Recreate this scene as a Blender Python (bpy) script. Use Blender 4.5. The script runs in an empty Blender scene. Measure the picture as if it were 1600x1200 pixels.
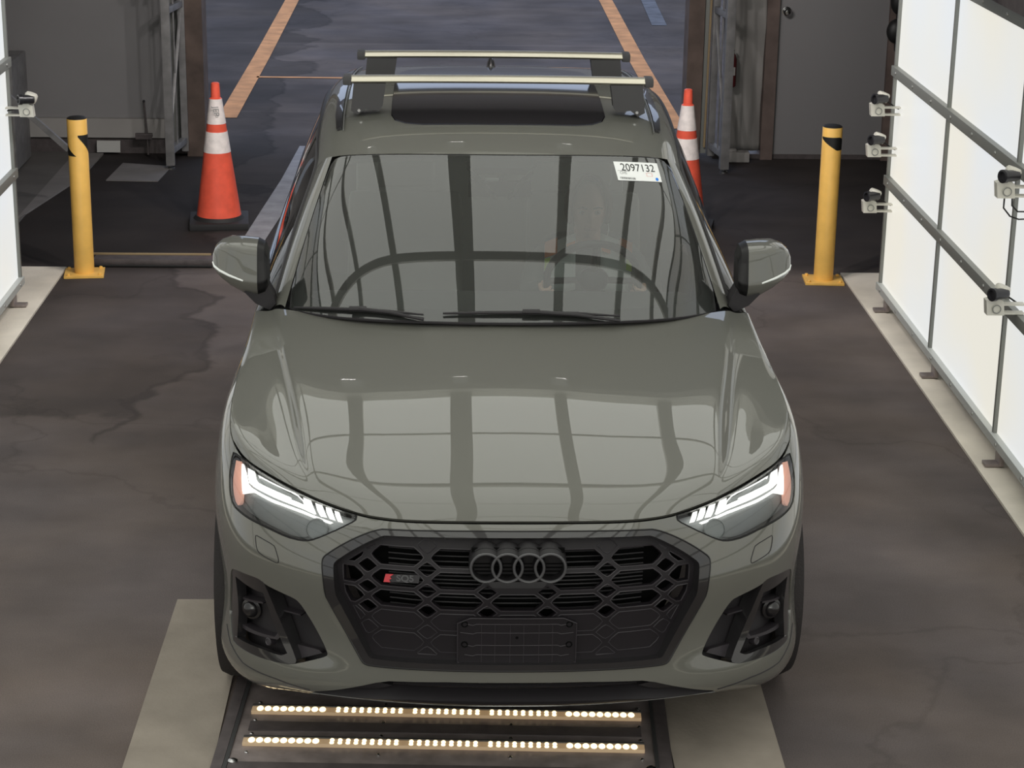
import bpy, bmesh, math, random
import numpy as np
from mathutils import Vector, Matrix
from mathutils.geometry import delaunay_2d_cdt
random.seed(4); rng = np.random.default_rng(4)
SC = bpy.context.scene; COL = SC.collection
# ---------------------------------------------------------------- camera, sky, exposure
SC.view_settings.view_transform = 'Standard'; SC.view_settings.look = 'None'
SC.view_settings.exposure = 0.0; SC.view_settings.gamma = 1.0; SC.view_settings.use_curve_mapping = False
cd = bpy.data.cameras.new('camera'); cam = bpy.data.objects.new('camera', cd); COL.objects.link(cam); SC.camera = cam
PITCH, CYAW, ROLL = .3141, .0331, .0151
fwd = Vector((math.sin(CYAW)*math.cos(PITCH), math.cos(CYAW)*math.cos(PITCH), -math.sin(PITCH)))
rt = Vector((math.cos(CYAW), -math.sin(CYAW), 0)); up = rt.cross(fwd)
rt, up = math.cos(ROLL)*rt+math.sin(ROLL)*up, -math.sin(ROLL)*rt+math.cos(ROLL)*up
M = Matrix((rt, up, -fwd)).transposed().to_4x4(); M.translation = Vector((-.2077, -5.4659, 3.0821)); cam.matrix_world = M
cd.sensor_width = 36; cd.lens = 36*3196.9/1600; cd.clip_end = 300; cd.clip_start = .05
SKY_STRENGTH = 1.15
W = bpy.data.worlds.new('world'); SC.world = W; W.use_nodes = True
bg = W.node_tree.nodes['Background']; bg.inputs[0].default_value = (.66, .77, 1.0, 1); bg.inputs[1].default_value = SKY_STRENGTH

# ---------------------------------------------------------------- tuning
PANEL_WALL, PANEL_CEIL, OUT_LIFT, ASPHALT = .77, 1.38, .86, (.114, .095, .091)
RIB, CROSS, CEND = .665, [2.12], 4.05
CAMS = [((2.10, 5.32, 1.15), 'upper inspection camera at the far end of the right light wall', False),
        ((2.10, 5.34, .925), 'middle inspection camera at the far end of the right light wall', False),
        ((2.10, 5.35, .615), 'lowest inspection camera at the far end of the right light wall', False),
        ((2.10, 2.72, 1.295), 'inspection camera with hanging cables near the right image edge', True),
        ((2.10, 2.72, .795), 'inspection camera without cables low at the right image edge', False),
        ((-2.43, 5.40, 1.09), 'inspection camera at the end of the left light wall', False)]

# ---------------------------------------------------------------- smooth surfaces
def _bas(t):
    return np.stack([(1-t)**3/6, (3*t**3-6*t*t+4)/6, (-3*t**3+3*t*t+3*t+1)/6, t**3/6], -1)
def _dbas(t):
    return np.stack([-(1-t)**2/2, (3*t*t-4*t)/2, (-3*t*t+2*t+1)/2, t*t/2], -1)
def ctl(samples):
    """control points of a uniform cubic B-spline through the samples"""
    s = np.array(samples, float); n = len(s); M = np.zeros((n, n))
    M[0, 0] = M[-1, -1] = 1
    for i in range(1, n-1): M[i, i-1:i+2] = (1/6, 4/6, 1/6)
    return np.linalg.solve(M, s)
class Surf:
    """uniform bicubic B-spline over a control grid c[u][v]; mirror=True adds the other half about x=0"""
    def __init__(self, c, mirror=True):
        c = np.array(c, float)
        if mirror:
            m = c[1:][::-1].copy(); m[..., 0] *= -1; c = np.concatenate([m, c], 0)
        self.m, self.n = c.shape[:2]
        self.off = (self.m-1)/2 if mirror else 0.0
        p = np.concatenate([2*c[:1]-c[1:2], c, 2*c[-1:]-c[-2:-1]], 0)
        p = np.concatenate([2*p[:, :1]-p[:, 1:2], p, 2*p[:, -1:]-p[:, -2:-1]], 1)
        self.p = p
    def ev(self, u, v, nrm=True):
        u = np.asarray(u, float)+self.off; v = np.asarray(v, float)
        i = np.clip(np.floor(u), 0, self.m-2).astype(int); j = np.clip(np.floor(v), 0, self.n-2).astype(int)
        tu, tv = u-i, v-j
        bu, bv, du, dv = _bas(tu), _bas(tv), _dbas(tu), _dbas(tv)
        P = 0; Pu = 0; Pv = 0
        for a in range(4):
            for b in range(4):
                q = self.p[i+a, j+b]
                P = P+q*(bu[..., a]*bv[..., b])[..., None]
                if nrm:
                    Pu = Pu+q*(du[..., a]*bv[..., b])[..., None]; Pv = Pv+q*(bu[..., a]*dv[..., b])[..., None]
        if not nrm: return P
        N = np.cross(Pu, Pv); N /= np.linalg.norm(N, axis=-1, keepdims=True)+1e-12
        return P, N
def interp(x, xs, ys):
    return np.interp(x, xs, ys)
def mono(x, xs, ys):
    """smooth curve through few points"""
    xs = np.array(xs, float); ys = np.array(ys, float)
    h = np.diff(xs); d = np.diff(ys)/h; m = np.zeros(len(xs)); m[0] = d[0]; m[-1] = d[-1]
    for i in range(1, len(xs)-1):
        m[i] = 0 if d[i-1]*d[i] <= 0 else 2*d[i-1]*d[i]/(d[i-1]+d[i])
    x = np.clip(x, xs[0], xs[-1]); i = np.clip(np.searchsorted(xs, x)-1, 0, len(h)-1); t = (x-xs[i])/h[i]
    return (ys[i]*(1+2*t)*(1-t)**2+m[i]*h[i]*t*(1-t)**2+ys[i+1]*t*t*(3-2*t)+m[i+1]*h[i]*t*t*(t-1))

# lower body: bumper, wings, doors, in one ring; u = 0 at the centre of the nose, v = 0 at the sill
PLAN = [(0, 0), (.20, .004), (.40, .035), (.56, .085), (.70, .165), (.81, .265), (.892, .40), (.945, .58), (.966, .82), (.960, 1.10),
        (.938, 1.55), (.935, 2.4), (.935, 3.2), (.945, 3.9), (.92, 4.3), (.80, 4.6), (.55, 4.68)]
EDGE = [(0, .09, .847), (.20, .093, .847), (.385, .107, .845), (.52, .175, .853), (.65, .27, .876), (.755, .375, .895), (.845, .48, .912),
        (.893, .63, .947), (.898, .85, .990), (.892, 1.10, 1.012), (.897, 1.55, 1.03), (.895, 2.4, 1.045), (.89, 3.2, 1.06),
        (.87, 3.9, 1.08), (.83, 4.3, 1.09), (.70, 4.5, 1.09), (.5, 4.6, 1.09)]
FR = [0, .05, .16, .33, .52, .70, .85, .945, 1]
INS = [.075, .004, .000, .040, .022, .003, .034, .062, None]
def body_surface():
    pl = np.array(PLAN, float); g = []
    for k, (x, y) in enumerate(PLAN):
        a = pl[max(k-1, 0)]; b = pl[min(k+1, len(pl)-1)]
        if k == 0: t = np.array([1., 0])
        else: t = (b-a)/np.linalg.norm(b-a)
        n = np.array([t[1], -t[0]]); col = []
        z0 = ([.262, .262, .262, .256, .240, .215, .195, .19]+[.2]*20)[k]; E = EDGE[k]
        for f, d in zip(FR, INS):
            if d is None: col.append(E); continue
            if k >= 7: d = d*.55
            elif k >= 5: d = d*.6
            if k < 4 and .3 < f < .6: d = d*(.25, .25, .40, .75)[k]
            col.append((x-n[0]*d, y-n[1]*d, z0+(E[2]-z0)*f))
        g.append(col)
    return Surf(g)
BODY = body_surface()
TOPV = len(FR)-1

HYC = [.09, .14, .24, .42, .66, .92, 1.15, 1.30]
def hood_surface():
    us = [0, 1, 1.7, 2.15, 2.7, 3.45, 3.75, 4.3, 5, 5.8, 6.6]
    ss = [6.6, 7.0, 7.45, 7.95, 8.6, 9.15, 9.65, 10.0]
    fr = BODY.ev(us, [TOPV]*len(us), False); sd = BODY.ev(ss, [TOPV]*len(ss), False)
    F = ctl(fr); S = ctl(sd); g = np.zeros((11, 8, 3))
    zc = lambda y: mono(y, [.0, .09, .14, .24, .42, .66, .92, 1.15, 1.30, 1.7], [.80, .847, .888, .925, .966, 1.007, 1.047, 1.078, 1.098, 1.118])
    crease = [.60, .612, .640, .672, .708, .745, .785, .812]
    for k in range(8):
        xe = S[k][0]; cr = crease[k]
        xs = [0, .20, .33, .40+.012*k, .48+.014*k, cr-.006, cr+.006, cr+(xe-cr)*.34, cr+(xe-cr)*.68, cr+(xe-cr)*.90, xe]
        w = [0, .003, .008, .013, .018, .026, .048, .056, .046, .050, 0]
        if k == 3: w[5:10] = [.026, .048, .056, .048, .054]
        if k == 4: w[5:10] = [.026, .044, .052, .050, .052]
        if k >= 5: w[5:10] = [.022, .036, .046, .052, .053]
        for c in range(11):
            x = xs[c]
            if k == 0: g[c, k] = F[c]; continue
            if c == 10: g[c, k] = S[k]; continue
            y = HYC[k]+(S[k][1]-HYC[k])*(x/xe)**2.4
            z = zc(y)-w[c]*(1.0+.0*k)
            if k == 1:
                e = F[c]; y = e[1]+.042+.02*(x/xe); z = e[2]+mono(np.array([x]), [0, .3, .6, .9], [.040, .040, .034, .026])[0]; x = e[0]+.5*(x-e[0])
            if k == 2:
                e = F[c]; y2 = e[1]+.13; y = y2+(y-y2)*.2; z = min(zc(np.array([y]))[0]-w[c], 2)
                z = z*.55+(e[2]+.075-(.022 if 6 <= c else .008))*.45
            g[c, k] = (x, y, float(np.ravel(z)[0]))
    return Surf(g)
HOOD = hood_surface()

WB = [(0, 1.27, 1.108), (.25, 1.285, 1.108), (.48, 1.335, 1.102), (.64, 1.42, 1.092), (.735, 1.50, 1.085), (.775, 1.565, 1.080)]
WH = [(0, 2.07, 1.534), (.22, 2.08, 1.533), (.40, 2.095, 1.529), (.52, 2.115, 1.522), (.585, 2.135, 1.514), (.632, 2.16, 1.502)]
def lift(A, Bp, rows, bow):
    g = []
    for a, b in zip(A, Bp):
        a = np.array(a, float); b = np.array(b, float)
        g.append([a+(b-a)*t+np.array([0, -.45, .9])*bow*4*t*(1-t) for t in np.linspace(0, 1, rows)])
    return g
GLASS = Surf(lift(ctl(WB), ctl(WH), 5, .028))
# roof skin: starts at the header, ends at the tail
RY = [0, .10, .30, .62, 1.05, 1.5, 1.9, 2.12]
RZ = [0, .028, .078, .110, .116, .088, .034, -.022]
def roof_surface():
    xs = [0, .22, .40, .52, .585, .632, .668, .69]
    dz = [0, 0, -.002, -.004, -.006, -.008, -.022, -.055]
    h = list(WH)+[(.672, 2.20, 1.478), (.70, 2.23, 1.44)]
    H = ctl(h); g = []
    for c in range(8):
        col = []
        for k, (ry, rz) in enumerate(zip(RY, RZ)):
            b = H[c]
            w = 1-.10*max(0, (ry-1.0)/1.1)**2+.012*np.sin(min(ry/1.2, 1)*np.pi/2)*(c > 4)
            col.append((b[0]*w, b[1]+ry*(4.12-b[1])/(4.12-2.07), b[2]+rz*(1-.05*(c/7))))
        g.append(col)
    return Surf(g)
ROOF = roof_surface()

# outlines of parts in surface coordinates (u, v)
LOOPS = {"headlight": [[-6.406, 7.745], [-5.573, 8.095], [-4.611, 8.142], [-3.757, 8.197], [-3.054, 8.217], [-2.673, 8.151], [-2.623, 7.894], [-2.624, 7.513], [-2.914, 6.823], [-3.242, 6.277], [-3.473, 5.992], [-3.677, 5.886], [-4.011, 5.836], [-4.653, 5.889], [-5.38, 5.865], [-5.878, 5.871], [-6.118, 6.128], [-6.292, 6.678], [-6.394, 7.291]], "headlight_in": [[-6.333, 7.684], [-5.551, 8.028], [-4.592, 8.07], [-3.744, 8.107], [-3.041, 8.103], [-2.709, 8.023], [-2.664, 7.842], [-2.672, 7.559], [-2.944, 6.885], [-3.249, 6.347], [-3.481, 6.058], [-3.679, 5.951], [-3.991, 5.908], [-4.629, 5.96], [-5.324, 5.951], [-5.819, 5.937], [-6.061, 6.207], [-6.223, 6.735], [-6.334, 7.313]], "drl": [[[-5.694, 7.775], [-5.422, 7.849], [-5.319, 7.635], [-5.179, 7.523], [-4.741, 7.581], [-4.193, 7.622], [-4.437, 7.505], [-4.011, 7.553], [-3.84, 7.548], [-3.922, 7.902], [-3.727, 7.917], [-3.538, 7.36], [-3.578, 7.29], [-3.847, 7.354], [-4.189, 7.346], [-4.405, 7.333], [-4.567, 7.32], [-4.986, 7.296], [-5.328, 7.238], [-5.479, 7.236], [-5.597, 7.484]], [[-3.618, 7.889], [-3.454, 7.914], [-3.289, 7.356], [-3.428, 7.3], [-3.518, 7.528]], [[-3.37, 7.901], [-3.243, 7.93], [-3.089, 7.317], [-3.223, 7.337], [-3.317, 7.627]], [[-3.162, 7.872], [-3.06, 7.883], [-2.924, 7.312], [-3.028, 7.298], [-3.115, 7.613]], [[-5.97, 7.687], [-5.889, 7.758], [-5.727, 7.543], [-5.534, 7.152], [-5.378, 7.113], [-5.229, 7.135], [-4.797, 7.15], [-4.377, 7.169], [-3.829, 7.215], [-3.126, 7.145], [-3.184, 7.017], [-3.813, 7.091], [-4.362, 7.066], [-4.628, 7.026], [-4.93, 7.021], [-5.201, 6.997], [-5.286, 6.947], [-5.617, 6.515], [-5.707, 6.71]]], "drl_thin": [[-5.293, 7.824], [-5.202, 7.846], [-4.047, 7.938], [-4.301, 7.921], [-4.078, 7.918], [-3.916, 7.793], [-3.848, 7.61], [-3.857, 7.585], [-3.932, 7.762], [-4.085, 7.874], [-4.296, 7.898], [-4.043, 7.916], [-5.19, 7.809], [-5.236, 7.756]], "amber": [[-6.255, 7.49], [-5.995, 7.759], [-5.707, 6.71], [-5.634, 6.142], [-5.653, 6.053], [-5.753, 5.928], [-5.945, 6.003], [-6.102, 6.227], [-6.178, 6.559]], "reflector": [[-6.003, 6.124], [-5.599, 6.537], [-4.527, 7.084], [-3.534, 6.869], [-3.404, 6.637], [-3.484, 6.267], [-3.689, 6.036], [-3.856, 5.947], [-4.159, 5.893], [-4.892, 5.877], [-5.766, 5.713], [-6.0, 5.698]], "cover": [[-4.856, 5.493], [-4.795, 5.523], [-4.306, 5.463], [-4.242, 5.347], [-4.148, 5.079], [-4.162, 4.975], [-4.239, 4.96], [-4.675, 5.032], [-4.78, 5.122]], "grille": [[-0.04, 7.338], [-1.042, 7.419], [-2.074, 7.299], [-2.209, 7.153], [-2.355, 6.933], [-3.096, 5.693], [-3.147, 5.566], [-3.154, 5.398], [-3.109, 4.915], [-3.088, 4.586], [-3.057, 4.359], [-2.415, 2.701], [-2.352, 2.578], [-2.259, 2.538], [-1.834, 2.541], [-1.014, 2.571], [-0.021, 2.542]], "grille_in": [[-0.041, 6.918], [-1.045, 7.015], [-1.996, 6.928], [-2.062, 6.905], [-2.127, 6.812], [-2.867, 5.609], [-2.917, 5.486], [-2.922, 5.361], [-2.895, 4.989], [-2.878, 4.636], [-2.856, 4.484], [-2.3, 2.882], [-2.252, 2.776], [-2.183, 2.752], [-1.795, 2.748], [-1.016, 2.772], [-0.022, 2.744]], "intake": [[-5.788, 4.128], [-4.781, 4.303], [-4.59, 4.189], [-3.916, 4.086], [-3.71, 4.023], [-3.394, 3.422], [-3.065, 2.683], [-3.124, 2.569], [-3.745, 2.189], [-4.033, 2.069], [-5.744, 2.107], [-5.974, 2.175], [-6.265, 2.935], [-6.042, 3.862]], "in_top": [[-5.788, 4.128], [-4.781, 4.303], [-4.673, 4.233], [-4.592, 4.02], [-4.67, 3.882], [-5.765, 3.925], [-5.936, 3.819], [-5.995, 3.889]], "in_bot": [[-5.782, 2.325], [-4.752, 2.37], [-4.199, 2.31], [-4.067, 2.386], [-3.943, 2.506], [-3.755, 2.291], [-3.808, 2.17], [-4.033, 2.069], [-5.744, 2.107], [-5.94, 2.195]], "in_blade": [[-4.681, 4.267], [-4.581, 4.192], [-4.265, 3.307], [-3.759, 2.331], [-3.777, 2.179], [-3.86, 2.198], [-4.416, 3.116], [-4.67, 3.882]], "in_side": [[-6.042, 3.862], [-5.818, 4.001], [-5.72, 2.357], [-5.748, 2.139], [-5.974, 2.175], [-6.247, 2.946]], "in_shelf": [[-6.313, 3.227], [-4.919, 3.537], [-4.876, 3.498], [-6.287, 3.16]], "in_shelf2": [[-5.868, 2.664], [-4.511, 2.736], [-4.388, 2.934], [-4.322, 2.812], [-4.425, 2.68], [-5.889, 2.545]], "in_shelf3": [[-4.524, 3.461], [-3.886, 3.462], [-3.855, 3.42], [-4.487, 3.417]], "in_shelf4": [[-4.11, 2.673], [-3.4, 2.652], [-3.316, 2.579], [-3.902, 2.248]], "lip_seam": [[-6.259, 2.387], [-5.971, 2.022], [-5.332, 1.629], [-4.281, 1.43], [-3.459, 1.107]], "radar": [-5.531, 3.12], "sensor": [-4.7, 2.551], "lower": [[-0.019, 2.263], [-1.013, 2.251], [-1.892, 2.166], [-2.104, 2.076], [-3.209, 1.408], [-3.429, 1.01], [-3.305, 0.894], [-2.698, 1.22], [-1.588, 1.486], [-0.015, 1.578]], "emblem_z": 0.7524358232315507, "ring0": [-0.0969, 0.0, 0.7525], "ring1": [-0.0366, 0.0, 0.7524], "ring2": [0.0274, 0.0, 0.7524], "ring3": [0.0879, 0.0, 0.7524], "badge": [[-2.009, 5.335], [-1.457, 5.372], [-1.468, 5.139], [-2.026, 5.109]], "sticker": [[2.108, 3.809], [3.917, 3.799], [3.739, 3.237], [2.112, 3.276]], "wiper0": [[-4.024, 0.018], [-2.893, 0.097], [-2.17, 0.132], [-1.626, 0.128], [-1.138, 0.088]], "wiper1": [[-0.87, 0.123], [-0.27, 0.151], [0.347, 0.154], [0.971, 0.131], [1.603, 0.059]], "arm0": [[-2.146, 0.134], [-1.728, 0.142], [-1.201, 0.085]], "arm1": [[0.33, 0.167], [0.882, 0.146], [1.572, 0.047]], "pod": [[-0.717, 4.096], [0.943, 4.078], [0.658, 3.706], [0.398, 3.432], [0.239, 3.044], [0.104, 2.94], [-0.067, 2.938], [-0.196, 3.074], [-0.348, 3.442], [-0.581, 3.691]], "frit_in": [[-3.787, 3.807], [4.081, 3.766], [5.176, 3.478], [4.136, 1.288], [3.754, 0.501], [3.315, 0.284], [-3.218, 0.325], [-3.519, 0.479], [-3.81, 1.255], [-4.357, 3.472]], "sunroof": [[-2.094, 1.81], [-2.177, 2.153], [-2.169, 2.731], [-2.18, 3.524], [2.052, 1.652], [2.12, 1.942], [2.094, 2.806], [2.113, 3.615]], "drl_band": [[-5.632, 7.91], [-5.322, 7.947], [-4.116, 8.051], [-3.892, 7.656], [-4.57, 7.664], [-5.269, 7.579], [-5.491, 7.785]]}

# ---------------------------------------------------------------- materials
MAT = {}
def mat(name, col=(.5, .5, .5), rough=.5, metal=0, spec=.5, coat=0, coat_rough=.03, emit=None, es=0, noise=None, bump=None, trans=0, alpha=1):
    m = bpy.data.materials.new(name); m.use_nodes = True; nt = m.node_tree; b = nt.nodes['Principled BSDF']
    b.inputs['Base Color'].default_value = (*col, 1); b.inputs['Roughness'].default_value = rough
    b.inputs['Metallic'].default_value = metal; b.inputs['Specular IOR Level'].default_value = spec
    b.inputs['Coat Weight'].default_value = coat; b.inputs['Coat Roughness'].default_value = coat_rough
    if trans: b.inputs['Transmission Weight'].default_value = trans
    if emit: b.inputs['Emission Color'].default_value = (*emit, 1); b.inputs['Emission Strength'].default_value = es
    if noise:                                   # (scale, amount, detail)
        tc = nt.nodes.new('ShaderNodeTexCoord'); n = nt.nodes.new('ShaderNodeTexNoise'); n.inputs['Scale'].default_value = noise[0]; n.inputs['Detail'].default_value = noise[2]
        mp = nt.nodes.new('ShaderNodeMapRange'); mp.inputs[1].default_value = .3; mp.inputs[2].default_value = .7
        mp.inputs[3].default_value = 1-noise[1]; mp.inputs[4].default_value = 1+noise[1]
        mx = nt.nodes.new('ShaderNodeVectorMath'); mx.operation = 'SCALE'; mx.inputs[0].default_value = col
        nt.links.new(tc.outputs['Object'], n.inputs['Vector']); nt.links.new(n.outputs['Fac'], mp.inputs[0]); nt.links.new(mp.outputs[0], mx.inputs['Scale'])
        nt.links.new(mx.outputs[0], b.inputs['Base Color'])
    if bump:                                    # (scale, strength)
        tc = nt.nodes.new('ShaderNodeTexCoord'); n = nt.nodes.new('ShaderNodeTexNoise'); n.inputs['Scale'].default_value = bump[0]; n.inputs['Detail'].default_value = 4
        bp = nt.nodes.new('ShaderNodeBump'); bp.inputs['Strength'].default_value = bump[1]; bp.inputs['Distance'].default_value = .01
        nt.links.new(tc.outputs['Object'], n.inputs['Vector']); nt.links.new(n.outputs['Fac'], bp.inputs['Height']); nt.links.new(bp.outputs[0], b.inputs['Normal'])
    MAT[name] = m; return m
def glassmat(name, tint, ior, rough=0.0, dust=0.0):
    m = bpy.data.materials.new(name); m.use_nodes = True; nt = m.node_tree; nt.nodes.clear()
    o = nt.nodes.new('ShaderNodeOutputMaterial'); mx = nt.nodes.new('ShaderNodeMixShader'); t = nt.nodes.new('ShaderNodeBsdfTransparent')
    g = nt.nodes.new('ShaderNodeBsdfGlossy'); f = nt.nodes.new('ShaderNodeFresnel'); f.inputs[0].default_value = ior
    t.inputs[0].default_value = (*tint, 1); g.inputs['Roughness'].default_value = rough; g.inputs[0].default_value = (1, 1, 1, 1)
    nt.links.new(f.outputs[0], mx.inputs[0]); nt.links.new(t.outputs[0], mx.inputs[1]); nt.links.new(g.outputs[0], mx.inputs[2]); nt.links.new(mx.outputs[0], o.inputs[0])
    if dust:                                    # thin film of dust on the pane
        d = nt.nodes.new('ShaderNodeBsdfDiffuse'); d.inputs[0].default_value = (.62, .64, .60, 1); m2 = nt.nodes.new('ShaderNodeMixShader'); m2.inputs[0].default_value = dust
        nt.links.new(mx.outputs[0], m2.inputs[1]); nt.links.new(d.outputs[0], m2.inputs[2]); nt.links.new(m2.outputs[0], o.inputs[0])
    MAT[name] = m; return m
# ---------------------------------------------------------------- mesh helpers
def link(name, me, m, parent=None):
    o = bpy.data.objects.new(name, me); COL.objects.link(o)
    if m is not None: me.materials.append(MAT[m] if isinstance(m, str) else m)
    if parent is not None: o.parent = parent
    return o
class MB:
    def __init__(s): s.v = []; s.f = []
    def add(s, V, F):
        n = len(s.v); s.v += [tuple(map(float, p)) for p in V]; s.f += [tuple(n+i for i in q) for q in F]; return s
    def box(s, c, d, rot=None, b=0.0):
        bm = bmesh.new(); bmesh.ops.create_cube(bm, size=1); bmesh.ops.scale(bm, vec=d, verts=bm.verts)
        if b: bmesh.ops.bevel(bm, geom=bm.edges[:], offset=b, segments=2, affect='EDGES', profile=.7)
        R = rot if rot is not None else Matrix.Identity(3)
        V = [R @ v.co + Vector(c) for v in bm.verts]; bm.verts.index_update()
        F = [[v.index for v in f.verts] for f in bm.faces]; bm.free(); return s.add(V, F)
    def tube(s, pts, r, n=8, cap=True, closed=False):
        P = [Vector(p) for p in pts]; R = r if hasattr(r, '__len__') else [r]*len(P); V = []; F = []
        t0 = (P[1]-P[0]).normalized(); a = t0.orthogonal().normalized(); k = len(P)
        for i, p in enumerate(P):
            if closed: t = (P[(i+1) % k]-P[i-1]).normalized()
            else: t = (P[min(i+1, k-1)]-P[max(i-1, 0)]).normalized()
            a = (a-t*a.dot(t)).normalized(); b = t.cross(a)
            for j in range(n):
                w = 2*math.pi*j/n; V.append(p+(a*math.cos(w)+b*math.sin(w))*R[i])
        for i in range(k if closed else k-1):
            q = (i+1) % k
            for j in range(n): F.append((i*n+j, i*n+(j+1) % n, q*n+(j+1) % n, q*n+j))
        if cap and not closed: F.append(tuple(range(n))[::-1]); F.append(tuple((k-1)*n+j for j in range(n)))
        return s.add(V, F)
    def lathe(s, c, prof, n=32, axis=(0, 0, 1)):
        ax = Vector(axis).normalized(); a = ax.orthogonal().normalized(); b = ax.cross(a); V = []; F = []; k = len(prof); c = Vector(c)
        for r, h in prof:
            for j in range(n):
                w = 2*math.pi*j/n; V.append(c+ax*h+(a*math.cos(w)+b*math.sin(w))*max(r, 1e-5))
        for i in range(k-1):
            for j in range(n): F.append((i*n+j, i*n+(j+1) % n, (i+1)*n+(j+1) % n, (i+1)*n+j))
        F.append(tuple(range(n))[::-1]); F.append(tuple((k-1)*n+j for j in range(n)))
        return s.add(V, F)
    def ball(s, c, r, n=20):
        r = r if hasattr(r, '__len__') else (r, r, r); bm = bmesh.new(); bmesh.ops.create_uvsphere(bm, u_segments=n, v_segments=n//2+2, radius=1)
        V = [Vector(c)+Vector((v.co.x*r[0], v.co.y*r[1], v.co.z*r[2])) for v in bm.verts]; bm.verts.index_update()
        F = [[v.index for v in f.verts] for f in bm.faces]; bm.free(); return s.add(V, F)
    def quad(s, *p): return s.add(p, [tuple(range(len(p)))])
    def prism(s, poly, d):
        """closed polygon (3D, planar) extruded by the vector d"""
        n = len(poly); P = [Vector(p) for p in poly]; Q = [p+Vector(d) for p in P]
        F = [tuple(range(n))[::-1], tuple(range(n, 2*n))]+[(i, (i+1) % n, n+(i+1) % n, n+i) for i in range(n)]
        return s.add(P+Q, F)
    def build(s, name, m, parent=None, smooth=True, ang=38, sub=0):
        me = bpy.data.meshes.new(name); me.from_pydata(s.v, [], s.f); me.update()
        bm = bmesh.new(); bm.from_mesh(me); bmesh.ops.recalc_face_normals(bm, faces=bm.faces); bm.to_mesh(me); bm.free()
        if smooth:
            me.polygons.foreach_set('use_smooth', [True]*len(me.polygons)); me.set_sharp_from_angle(angle=math.radians(ang))
        o = link(name, me, m, parent)
        if sub: md = o.modifiers.new('sub', 'SUBSURF'); md.levels = sub; md.render_levels = sub
        return o
def tag(o, label, cat, group=None, kind=None):
    if label: o['label'] = label
    if cat: o['category'] = cat
    if group: o['group'] = group
    if kind: o['kind'] = kind
    return o
def empty(name, loc, label, cat, group=None, rz=0):
    o = bpy.data.objects.new(name, None); COL.objects.link(o); o.location = loc; o.rotation_euler = (0, 0, rz); return tag(o, label, cat, group)
def struct(o): o['kind'] = 'structure'; return o
def round_loop(pts, it=2, closed=True):
    P = [np.array(p, float) for p in pts]
    for _ in range(it):
        Q = []
        k = len(P)
        for i in range(k if closed else k-1):
            a, b = P[i], P[(i+1) % k]; Q += [a*.78+b*.22, a*.22+b*.78]
        if not closed: Q = [P[0]]+Q+[P[-1]]
        P = Q
    return [tuple(p) for p in P]
def mir(loop): return [(-a, b) for a, b in loop][::-1]
def inside(pts, poly):
    x, y = pts[:, 0], pts[:, 1]; r = np.zeros(len(pts), bool); q = np.array(poly); n = len(q)
    for i in range(n):
        x0, y0 = q[i-1]; x1, y1 = q[i]
        c = ((y0 > y) != (y1 > y)) & (x < (x1-x0)*(y-y0)/((y1-y0) if y1 != y0 else 1e-12)+x0); r ^= c
    return r
def densify(loop, d):
    out = []; k = len(loop)
    for i in range(k):
        a = np.array(loop[i], float); b = np.array(loop[(i+1) % k], float); n = max(1, int(np.ceil(np.linalg.norm(b-a)/d)))
        out += [tuple(a+(b-a)*j/n) for j in range(n)]
    return out
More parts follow.
